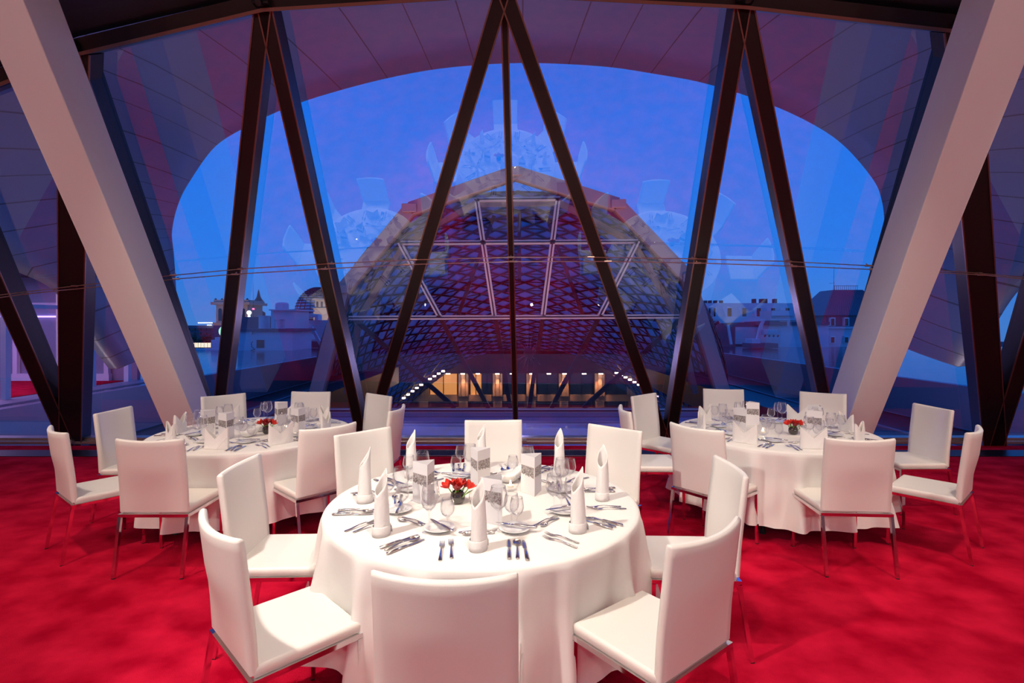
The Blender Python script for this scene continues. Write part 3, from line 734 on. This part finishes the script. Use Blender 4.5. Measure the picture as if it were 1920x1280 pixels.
for u0, u1, mt in ((806, 856, 'room_lit'), (882, 902, 'room_lit'), (904, 922, 'win_dark'), (945, 985, 'win_dark'), (1008, 1046, 'win_dark'), (1070, 1112, 'win_dark'), (1136, 1175, 'win_dark'), (752, 784, 'win_dark')):
    b = MB(); fbox(b, u0, 701, u1, 740, .30, .1); w_ = b.build('window', mt, fc)
    b = MB(); fbox(b, (u0+u1)/2-.7, 701, (u0+u1)/2+.7, 740, .22, .1); b.build('window_bar', 'steel_dark', w_)
    b = MB(); fbox(b, u0+2, 753, u1-2, 763, .30, .1); b.build('lower_window', 'win_dark', fc)
for u in (842, 869, 897, 933, 960, 996, 1028, 1057, 1093, 1124, 1150):
    b = MB(); p = fp(u, 699, -.75); b.box(p, (.34, .3, .08)); b.build('downlight', 'lamp', fc)
for u in (869, 933, 996, 1057, 1124):
    d = bpy.data.lights.new('facade_spot', 'SPOT'); d.energy = 420; d.color = (1, .50, .26); d.spot_size = 1.3; d.spot_blend = .8; d.shadow_soft_size = .1
    o = bpy.data.objects.new('facade_spot', d); C.objects.link(o); p = at(u, 703.5, FY-.75); o.location = p; o.rotation_euler = (.16, 0, 0)
for k_, pts in (('left', [(757+i*8.2, 746-i*5.6+(i*(9-i))*(-.12)) for i in range(10)]), ('right', [(1156+i*8.4, 699+i*4.9+(i*(9-i))*(-.12)) for i in range(10)])):
    t = thing('light_string', at(pts[0][0], pts[0][1], 45.2), 'row of small warm lamps along the %s lower curve of the glass roof' % k_, 'lights')
    for u, v in pts:
        b = MB(); b.box(at(u, v, 45.2)-t.location, (.26, .14, .12)); b.build('lamp', 'lamp', t)
# starburst shape in the courtyard: spikes round a core, with a rod
sb = thing('starburst_shape', at(992, 662, 40), 'spiky round starburst shape under the far end of the glass roof', 'ornament')
b = MB()
for i in range(44):
    a = random.uniform(0, 2*PI); c = random.uniform(-1, 1); s = math.sqrt(1-c*c); r = random.uniform(.7, 1.5); b.rod((0, 0, 0), (r*s*math.cos(a), r*c*.6, r*s*math.sin(a)), .018, .006, n=4)
b.build('spikes', 'steel_light', sb)
b = MB(); b.lathe([(.42*math.sin(PI*i/10), -.42*math.cos(PI*i/10)) for i in range(11)], 16); b.build('core', 'steel_red', sb, smooth=True)
b = MB(); b.rod((0, 0, .3), (0, 0, 3.0), .02); b.build('rod', 'steel_dark', sb)
# ------------------------------------------------------------ roof-top and city
def bxpx(b, u0, v0, u1, v1, Y, depth, o, k=None):
    p, q = at(u0, v0, Y), at(u1, v1, Y); b.box(((p.x+q.x)/2-o.x, Y+depth/2-o.y, (p.z+q.z)/2-o.z), (abs(q.x-p.x), depth, abs(p.z-q.z)), k=k)
def city(name, u, v, Y, label, cat): 
    o = thing(name, at(u, v, Y), label, cat); return o, o.location.copy()
# left plant room
Y = 36.6
t, o = city('plant_room', 500, 657, Y, 'pale rooftop plant room with a dark vent on the left roof', 'plant room')
b = MB(); bxpx(b, 447, 620, 548, 657.3, Y, 3.5, o); b.build('wall', 'plant', t)
b = MB(); bxpx(b, 444, 616, 552, 621, Y-.2, 4, o); b.build('roof_edge', 'plant_dark', t)
b = MB(); bxpx(b, 481, 637, 495, 652, Y-.05, .1, o); b.build('vent', 'win_dark', t)
b = MB(); p = at(472, 624, Y-.08)-o; b.rod(p, p-V((0, .1, 0)), .08); b.build('wall_lamp', 'duct', t)
b = MB()
cp = [at(*q, Y-.06)-o for q in ((474, 640), (471, 643), (472, 650), (478, 655), (470, 656.5))]
for p, q in zip(cp[:-1], cp[1:]): b.rod(p, q, .02, n=5)
b.build('hose', 'dark_rubber', t)
t, o = city('ventilation_unit', 528, 620, 42, 'tall grey ventilation housing with a round cap above the left plant room', 'ventilation')
b = MB(); bxpx(b, 508, 581, 552, 640, 42, 3, o); b.build('housing', 'duct', t)
b = MB(); bxpx(b, 504, 579.5, 556, 582, 41.6, 3.8, o); b.build('cap_slab', 'duct', t)
b = MB(); c = at(529, 580, 43.4)-o; b.lathe([(.52, 0), (.52, .45), (.40, .55), (0, .60)], 24, c); b.build('round_cap', 'duct', t, smooth=False)
for (u, v0, v1, r, nm) in ((495.5, 608, 592.5, .36, 'left of the ventilation housing'), (525, 608, 599, .36, 'in front of the ventilation housing')):
    t, o = city('duct_drum', u, v0+8, 37.3, 'round metal duct drum '+nm, 'duct')
    b = MB(); h = (v0-v1)*37.3/F; b.lathe([(0, 0), (r, 0), (r, h+.25), (r+.04, h+.27), (r+.04, h+.33), (0, h+.33)], 24); b.build('drum', 'duct', t)
    tag(t, kind=None)
t, o = city('duct_box', 586, 612, 47, 'low blue-grey duct boxes right of the ventilation housing', 'duct')
b = MB(); bxpx(b, 553, 588, 586, 594, 47, 2, o); bxpx(b, 553, 600, 625, 650, 47.5, 2, o); bxpx(b, 590, 590, 596, 600, 47, 1, o); b.build('boxes', 'duct', t)
b = MB(); bxpx(b, 446, 594, 508, 650, 48, 2, o); b.build('wall_panel', 'plant_dark', t)
def crane(u0, v, Y, s, label):
    t, o = city('maintenance_crane', u0, v, Y, label, 'crane'); m = Y/F*s
    def P(x, z, y=0): return V((x*m, y, z*m))
    b = MB(); b.box(P(0, 6), (52*m, 1.4, 9*m)); b.build('chassis', 'plant_dark', t, bevel=.03)
    b = MB(); b.box(P(-14, 14), (16*m, 1.2, 9*m)); b.build('control_box', 'plant', t, bevel=.03)
    b = MB(); b.box(P(14, 24), (30*m, 1.0, 3.4*m)); b.build('bumper', 'hazard', t)
    b = MB()
    for i in range(4): b.beam(P(2+i*8, 22.6, -.52), P(4.5+i*8, 25.4, -.52), 3.0*m, .02, V((0, 1, 0)))
    b.build('hazard_stripes', 'red_paint', t)
    b = MB(); b.box(P(14, 31), (26*m, 1.0, 9*m)); b.build('engine_box', 'duct', t, bevel=.03)
    b = MB(); b.beam(P(-8, 4), P(2, 44), 5*m, .25, V((0, 1, 0))); b.beam(P(2, 44), P(6, 52), 4*m, .25, V((0, 1, 0))); b.build('mast', 'duct', t)
    b = MB(); b.beam(P(-78, 50), P(8, 54), 4.5*m, .2, V((0, 1, 0)), k=0); b.rod(P(-78, 48), P(-30, 50), .04, n=5); b.build('boom', 'facade_pale', t)
    b = MB(); b.beam(P(-78, 50), P(-112, 28), 5*m, .25, V((0, 1, 0))); b.build('outrigger', 'steel_dark', t)
    b = MB(); b.beam(P(-54, 8), P(-60, 44), 3.5*m, .2, V((0, 1, 0))); b.build('support', 'facade_pale', t)
    return t
crane(1425, 653.3, 40, 1.0, 'facade maintenance crane with a long boom on the right roof')
t, o = city('maintenance_crane', 585, 652, 41, 'dark roof crane with red and white stripes on the left roof', 'crane')
b = MB(); bxpx(b, 556, 640, 612, 651.7, 41, 2, o); b.build('chassis', 'plant_dark', t, bevel=.05)
b = MB(); bxpx(b, 556, 627, 582, 636, 41, 1.5, o); b.build('control_box', 'plant', t)
b = MB(); bxpx(b, 554, 635.5, 582, 638, 40.8, .3, o); b.build('bumper', 'hazard', t)
b = MB(); b.beam(at(584, 613, 41)-o, at(606, 654, 41)-o, .22, .2, V((0, 1, 0))); b.beam(at(584, 613, 41)-o, at(580, 612, 41)-o, .3, .2, V((0, 1, 0))); b.build('arm', 'duct', t)
b = MB()
for i in range(3): b.beam(at(556+i*9, 637.6, 40.6)-o, at(560+i*9, 636, 40.6)-o, .12, .05, V((0, 1, 0)))
b.build('hazard_stripes', 'red_paint', t)
# tower with statues
def tower(u0, u1, vt, vb_, Y, label, lit=False):
    t, o = city('stone_tower', (u0+u1)/2, vb_, Y, label, 'tower'); m = Y/F; w_ = (u1-u0)*m; h = (vb_-vt)*m
    b = MB(); b.box((0, w_*.5, h*.28), (w_*1.02, w_, h*.56)); b.box((0, w_*.5, h*.74), (w_*.90, w_*.9, h*.40)); b.build('body', 'stone', t)
    b = MB(); b.box((0, w_*.5, h*.555), (w_*1.10, w_*1.1, h*.03)); b.box((0, w_*.5, h*.925), (w_*1.10, w_*1.1, h*.05)); b.box((0, w_*.5, h*.965), (w_*.98, w_, h*.05)); b.build('cornice', 'stone', t)
    for i in range(4):
        x = (-.33+i*.22)*w_; b = MB(); b.box((x, w_*.045, h*.70), (w_*.10, .1, h*.20)); b.rod((x, w_*.045-.06, h*.80), (x, w_*.045+.05, h*.80), w_*.05, n=12); b.build('arched_window', 'win_dark', t)
    for i in range(6):
        x = (-.45+i*.18)*w_; b = MB(); b.lathe([(0, 0), (w_*.03, 0), (w_*.035, h*.02), (w_*.012, h*.035), (0, h*.045)], 8, (x, w_*.03, h*.985)); b.build('statue', 'stone_dark', t)
    for sx in (-1, 1):
        b = MB(); b.rod((sx*w_*.60, w_*.4, h*.30), (sx*w_*.57, w_*.4, h*.50), w_*.04, w_*.02); b.build('statue', 'stone_dark', t)
tower(400, 466, 561, 662, 150, 'stone corner tower with arched windows behind the left plant room')
tower(588, 626, 558, 602, 140, 'pale stone turret with arched windows in front of the glass dome')
# glass dome
Y = 205; t, o = city('glass_dome', 597, 592, Y, 'lit glass dome with a spiral of horizontal rings on the skyline', 'dome'); m = Y/F
b = MB(); R0 = 42*m
def dr(q): return R0*math.cos(q*PI/2*.93), R0*1.28*math.sin(q*PI/2*.93)
b.lathe([dr(i/14) for i in range(15)], 40); b.build('glass_shell', 'domeglass', t, smooth=True)
for i in range(13):
    r, z = dr(i/13); b = MB(); b.lathe([(r+.08, z-.16), (r+.5, z), (r+.08, z+.16)], 40); b.build('ring', 'steel_dark', t)
for i in range(12):
    a = i*PI/12; b = MB()
    for sgn in (0, PI):
        for j in range(12):
            r1, z1 = dr(j/12); r2, z2 = dr((j+1)/12); b.rod((r1*math.cos(a+sgn), r1*math.sin(a+sgn), z1), (r2*math.cos(a+sgn), r2*math.sin(a+sgn), z2), .12, n=4)
    b.build('rib', 'steel_dark', t)
b = MB(); b.lathe([(R0*.78, 0), (R0*.5, R0*.35), (R0*.2, R0*.7), (R0*.5, R0*1.1)], 20); b.build('mirrored_core', 'china', t)
# long building under dome
t, o = city('long_building', 540, 640, 166, 'dark stone building along the foot of the dome and tower', 'building')
b = MB(); bxpx(b, 455, 598, 640, 650, 166, 20, o); b.build('wall', 'stone_dark', t)
b = MB(); bxpx(b, 455, 592, 640, 598, 165.5, 20, o); b.build('cornice', 'stone', t)
b = MB(); p = at(485, 594, 172)-o; b.lathe([(2.0, 0), (2.0, 1.4), (1.1, 2), (1.2, 4.6), (1.5, 5), (.6, 6.4), (.3, 8), (0, 9)], 12, p); b.build('cupola', 'stone_dark', t)
t, o = city('radio_mast', 475, 600, 90, 'thin radio mast with a red beacon behind the plant room', 'mast')
b = MB(); b.rod((0, 0, -4), (0, 0, 70*90/F), .05, .02, n=5); b.build('pole', 'steel_dark', t)
b = MB(); b.box((0, 0, 21*90/F), (.25, .25, .25)); b.build('beacon', 'glow_red', t)
t, o = city('lit_clock', 467, 586, 120, 'glowing round lantern beside the left tower', 'lamp')
b = MB(); b.lathe([(.5*math.sin(PI*i/8), -.5*math.cos(PI*i/8)) for i in range(9)], 14); b.lathe([(0, -1), (.3, -1), (.2, -.4), (0, -.4)], 10); b.build('globe', 'glow', t, smooth=True)
# chariot sculpture
Y = 60; t, o = city('chariot_sculpture', 420, 640, Y, 'green-lit wheel and figure of a rooftop chariot sculpture', 'sculpture'); m = Y/F
b = MB(); c = V((0, 0, 19*m))
for i in range(24):
    a, a2 = 2*PI*i/24, 2*PI*(i+1)/24; b.rod(c+V((8.5*m*math.cos(a), 0, 8.5*m*math.sin(a))), c+V((8.5*m*math.cos(a2), 0, 8.5*m*math.sin(a2))), .10, n=6)
for i in range(10): a = 2*PI*i/10; b.rod(c, c+V((8.5*m*math.cos(a), 0, 8.5*m*math.sin(a))), .05, n=5)
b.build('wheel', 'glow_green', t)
b = MB(); b.rod(c+V((.2, .2, 9*m)), c+V((.3, .2, 22*m)), .22, .14); b.rod(c+V((.3, .2, 22*m)), c+V((.9, .2, 27*m)), .16, .12); b.rod(c+V((.3, .2, 9*m)), c+V((2.6, .2, 4*m)), .3, .2); b.build('figure', 'glow_green', t)
b = MB()
for i in range(5): b.rod(at(452+i*7.5, 612, Y)-o, at(455+i*7.5, 608, Y)-o, .25, .12)
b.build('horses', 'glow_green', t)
b = MB(); b.box((0, .3, 4*m), (26*m, 1.5, 8*m)); b.build('plinth', 'plant', t)
# left edge bits
t, o = city('office_block', 372, 650, 110, 'low dark office block with a lit roof sign at the left skyline', 'building')
b = MB(); bxpx(b, 340, 610, 400, 650, 110, 12, o); b.build('wall', 'plant_dark', t)
b = MB(); bxpx(b, 371, 604, 396, 606, 109.6, .5, o); bxpx(b, 388, 608.5, 395, 610, 109.5, .4, o); b.build('sign', 'glow', t)
b = MB()
for i in range(5):
    for j in range(4): bxpx(b, 346+i*11, 615+j*8, 354+i*11, 619+j*8, 109.7, .4, o)
b.build('window_bands', 'win_dark', t)
t, o = city('tree_group', 375, 640, 70, 'small dark trees behind the left roof railing', 'trees'); tag(t, kind='stuff')
b = MB()
for i in range(60):
    c = V((random.uniform(-1.2, 1.2), random.uniform(-.5, .5), random.uniform(-.3, .75))); b.lathe([(0, -.2), (.16, -.1), (.2, .05), (0, .22)], 6, c)
b.build('foliage', 'leaf', t)
t, o = city('roof_railing', 380, 655, 39.5, 'railing in front of a brightly lit facade at the left roof edge', 'railing')
b = MB()
for i in range(15): b.rod(at(362+i*2.4, 655, 39.5)-o, at(362+i*2.4, 642, 39.5)-o, .02, n=4)
b.rod(at(360, 642, 39.5)-o, at(396, 642, 39.5)-o, .03, n=4); b.build('bars', 'steel_dark', t)
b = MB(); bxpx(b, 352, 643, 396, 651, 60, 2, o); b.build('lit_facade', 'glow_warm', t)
b = MB(); b2_ = MB(); t, o = city('parapet_wall', 410, 660, 36, 'pale low parapet wall on the left roof', 'wall'); bxpx(b, 396, 637, 449, 656, 38.5, 1, o); bxpx(b, 340, 654, 449, 659, 36.9, .6, o); b.build('wall', 'plant', t)
b = MB(); bxpx(b, 340, 658, 452, 662, 36.6, .5, o); b.build('kerb', 'plant_dark', t)
# right plant room
Y = 42; t, o = city('plant_room', 1510, 650, Y, 'pale rooftop plant room behind the right roof crane', 'plant room')
b = MB(); bxpx(b, 1464, 609, 1554, 650.6, Y, 3.5, o); b.build('wall', 'plant', t)
b = MB(); bxpx(b, 1460, 603, 1556, 609, Y-.2, 4, o); b.build('roof_edge', 'plant_dark', t)
b = MB(); bxpx(b, 1446, 582, 1489, 597, Y+1, 2, o); bxpx(b, 1450, 590, 1490, 592, Y+.7, .4, o); b.build('rooftop_box', 'duct', t)
b = MB(); b.rod(at(1478, 600, Y-.5)-o, at(1478, 613, Y-.5)-o, .10, n=8); b.build('pipe', 'duct', t)
t, o = city('low_roof_shed', 1410, 650, 46, 'low dark roof shed behind the crane', 'shed')
b = MB(); bxpx(b, 1345, 602, 1462, 650, 46, 3, o); b.build('wall', 'plant_dark', t)
b = MB(); bxpx(b, 1380, 613, 1462, 645, 45.8, .4, o); b.build('panel', 'plant', t)
# mansard row
Y = 85; t, o = city('mansard_building', 1440, 650, Y, 'long pale building with a mansard roof and dormer windows on the right skyline', 'building'); m = Y/F
b = MB(); p0, p1 = at(1312, 597, Y)-o, at(1600, 597, Y)-o; h = 30*m
b.add([p0, p1, p1+V((0, 2.2, h)), p0+V((0, 2.2, h)), p0+V((0, 14, h+.2)), p1+V((0, 14, h+.2))], [(0, 1, 2, 3), (3, 2, 5, 4), (0, 3, 4)]); b.build('roof', 'mansard', t)
b = MB(); bxpx(b, 1312, 600, 1600, 655, Y, 12, o); b.build('wall', 'facade_pale', t)
b = MB(); bxpx(b, 1312, 594, 1600, 600, Y-.4, 12, o); b.build('cornice', 'facade_pale', t)
for u in (1323, 1331, 1340, 1368, 1396, 1423, 1450, 1477, 1505, 1532, 1560):
    w_ = 3 if u < 1350 else 5; b = MB(); bxpx(b, u-w_, 575, u+w_, 594, Y-.1, 2.2, o); f_ = b.build('dormer', 'facade_pale', t)
    b = MB(); bxpx(b, u-w_+1.5, 577.5, u+w_-1.5, 593, Y-.2, .2, o); b.build('dormer_window', 'win_dark', f_)
for i, u in enumerate((1324, 1333, 1343, 1354, 1416, 1432, 1437, 1455, 1540)):
    b = MB(); bxpx(b, u-2-(u == 1432)*2, 560+(i < 4)*3, u+2+(u == 1432)*2, 568, Y+3, 1, o); b.build('chimney', 'stone_dark', t)
for i in range(9):
    u = 1336+i*8.2; b = MB(); bxpx(b, u, 617, u+4.5, 632, Y-.1, .3, o); b.build('window', 'glow_warm' if i == 2 else 'win_dark', t)
# slate roofed house
Y = 62; t, o = city('slate_roof_house', 1590, 650, Y, 'house with a steep dark slate hipped roof and roof railing at the right', 'house'); m = Y/F
bz = (at(0, 591, Y)-o).z; tz = (at(0, 541, Y)-o).z
def hx(u): return (at(u, 0, Y)-o).x
b = MB(); base = [V((hx(1545), 0, bz)), V((hx(1668), 0, bz)), V((hx(1668), 7, bz)), V((hx(1545), 7, bz))]; top = [V((hx(1584), 2.2, tz)), V((hx(1640), 2.2, tz)), V((hx(1640), 5, tz)), V((hx(1584), 5, tz))]
b.add(base+top, [(0, 1, 5, 4), (1, 2, 6, 5), (2, 3, 7, 6), (3, 0, 4, 7), (4, 5, 6, 7)]); rf = b.build('roof', 'slate', t)
b = MB()
for i in range(26):
    q = i/25; b.beam(base[0].lerp(base[1], q)-V((0, .02, 0)), top[0].lerp(top[1], q)-V((0, .02, 0)), .05, .05, V((0, -1, .5)))
b.build('standing_seams', 'plant_dark', rf)
b = MB(); bxpx(b, 1549, 590, 1662, 652, Y+.3, 6.5, o); b.build('wall', 'plant_dark', t)
b = MB(); bxpx(b, 1547, 612, 1664, 616, Y-.1, 7, o); bxpx(b, 1553, 616, 1662, 650, Y+.2, .3, o); b.build('cornice', 'duct', t)
for u in (1562, 1588, 1614):
    for v0, v1 in ((595, 611), (630, 643)):
        b = MB(); bxpx(b, u-4.5, v0, u+4.5, v1, Y-.1, .5, o); f_ = b.build('window_frame', 'facade_pale', t)
        b = MB(); bxpx(b, u-2.6, v0+2, u+2.6, v1-1, Y-.2, .3, o); b.build('pane', 'win_dark', f_)
b = MB()
for i in range(12): b.rod(V((hx(1586+i*4), 2.2, tz)), V((hx(1586+i*4), 2.2, tz+.5)), .02, n=4)
b.rod(V((hx(1586), 2.2, tz+.5)), V((hx(1632), 2.2, tz+.5)), .03, n=4); b.build('roof_railing', 'steel_dark', t)
b = MB(); b.rod(V((hx(1585), 2.2, tz-.3)), V((hx(1585), 2.2, tz+2.8)), .03, .015, n=5); b.rod(V((hx(1576), 2.2, tz+.8)), V((hx(1586), 2.2, tz+.8)), .02, n=4); b.build('antenna', 'steel_dark', t)
# ------------------------------------------------------------ left hall across the ledge
t = thing('side_hall', (-12, 12, 0), 'violet-lit glazed hall with red carpet seen through the far left window', 'building'); o = V((-12, 12, 0))
b = MB(); b.box((-4.8, 1.0, -.05), (9, 8, .12)); b.build('carpet', 'carpet', t)
b = MB(); b.box((.3, 1.0, -.2), (.8, 8.4, .45)); b.build('ledge', 'fascia', t)
b = MB(); b.box((-4.5, 1, 3.4), (9.4, 8.2, .2)); b.build('roof', 'soffit', t)
b = MB(); b.box((-4.5, 5.1, 1.65), (9, .15, 3.4)); b.build('back_wall', 'fascia', t)
for y_, w_ in ((.6, .13), (2.1, .10), (3.2, .13), (4.6, .14)):
    b = MB(); b.box((0, y_, 1.65), (w_, w_, 3.3)); b.build('post', 'white_frame', t)
for x_ in (-3.8, -2.4, -.9):
    b = MB(); b.box((x_, 4.95, 1.2), (.14, .12, 2.4)); b.build('door_post', 'white_frame', t)
b = MB(); b.box((-2.35, 4.95, 2.42), (3.1, .14, .14)); b.box((-2.35, 4.95, .12), (3.1, .14, .22)); b.build('door_rail', 'white_frame', t)
b = MB(); b.box((-4.5, 4.98, 2.05), (9, .05, .05)); b.build('light_strip', 'glow_purple', t)
b = MB(); b.box((.02, 1.0, 2.25), (.06, 7.5, .10)); b.build('transom', 'white_frame', t)
b = MB(); b.box((-6.5, 3.2, 1.0), (.2, .2, 2)); b.build('inner_post', 'white_frame', t)
d = bpy.data.lights.new('hall_light', 'AREA'); d.energy = 190; d.color = (.45, .30, 1); d.size = 3; oo = bpy.data.objects.new('hall_light', d); C.objects.link(oo); oo.location = (-15.5, 13.5, 3.2)
d = bpy.data.lights.new('hall_light', 'AREA'); d.energy = 60; d.color = (1, .55, .6); d.size = 2; oo = bpy.data.objects.new('hall_light', d); C.objects.link(oo); oo.location = (-13.5, 12.5, 3.2)

# added fill spots without fittings, brightening the towers, dome and gable frame
for p, a, en, c_ in ((at(432, 650, 128), at(432, 600, 150), 9000, (1, .62, .42)), (at(607, 630, 128), at(607, 580, 140), 6500, (1, .8, .6)), (at(590, 640, 170), at(597, 560, 205), 9000, (.8, .9, 1)),
                (V((-5.5, 15, -1.6)), at(860, 420, 22), 1100, (1, .66, .56)), (V((6.2, 15, -1.6)), at(1080, 420, 22), 1100, (1, .66, .56)), (V((.4, 16, -1.6)), at(965, 380, 22), 600, (1, .66, .56))):
    d = bpy.data.lights.new('exterior_fill_light', 'SPOT'); d.energy = en; d.color = c_; d.spot_size = 1.15; d.spot_blend = .9; d.shadow_soft_size = .02
    o = bpy.data.objects.new('exterior_fill_light', d); C.objects.link(o); o.location = p; o.rotation_euler = (V(a)-V(p)).to_track_quat('-Z', 'Y').to_euler()

for p, a, en, sz in ((V((0, 10.5, -1.6)), V((0, 8.5, 8)), 210, 1.8), (V((-8.6, 10.0, -.5)), V((-9.4, 9, 5)), 80, 2.2), (V((9.0, 10.0, -.5)), V((9.4, 9, 5)), 80, 2.2)):  # added spots from below, only to brighten the canopy skin
    d = bpy.data.lights.new('canopy_fill_light', 'SPOT'); d.energy = en; d.color = (1, .82, .86); d.spot_size = sz; d.spot_blend = 1; d.shadow_soft_size = .15
    o = bpy.data.objects.new('canopy_fill_light', d); C.objects.link(o); o.location = p; o.rotation_euler = (a-p).to_track_quat('-Z', 'Y').to_euler()
# recessed downlights in the canopy: find the panel under each spot by interpolation of the loft
for u, v, nm in ((470, 170, 'upper one left of the oval opening'), (441, 207, 'lower one left of the oval opening'), (1337, 136, 'first one right of the oval crown'), (1379, 138, 'second one right of the oval crown'), (1482, 150, 'third one right of the oval crown'), (1517, 185, 'lowest one right of the oval opening')):
    best = None
    for i in range(0, len(cols)-1):
        for j in range(8):
            for q in (0, .25, .5, .75):
                p = cols[i][j].lerp(cols[i][j+1], q); du = 960+F*p.x/p.y-u; dv = HY-F*(p.z-CZ)/p.y-v
                if best is None or du*du+dv*dv < best[0]: best = (du*du+dv*dv, p, (cols[i+1][j]-cols[i][j]).cross(cols[i][j+1]-cols[i][j]).normalized())
    p, nn = best[1], best[2]
    if nn.dot(V((0, 0, CZ))-p) < 0: nn = -nn
    t = thing('recessed_downlight', p+nn*.02, 'small round recessed downlight in the canopy, '+nm, 'downlight', group='canopy downlights')
    b = MB(); b.rod((0, 0, 0), nn*.02, .11, n=20); b.build('trim_ring', 'duct', t)
    b = MB(); b.rod(nn*.012, nn*.026, .075, n=20); b.build('lens', 'win_dark', t)

for x in (-5, 0, 5):  # added violet-blue fill spots that brighten the wet deck
    d = bpy.data.lights.new('deck_fill_light', 'SPOT'); d.energy = 420; d.color = (.50, .42, 1); d.spot_size = 2.6; d.spot_blend = 1; d.shadow_soft_size = .05
    o = bpy.data.objects.new('deck_fill_light', d); C.objects.link(o); o.location = (x+.3, 20.6, .6); o.rotation_euler = (V((x+.3, 16.5, -2))-o.location).to_track_quat('-Z', 'Y').to_euler()
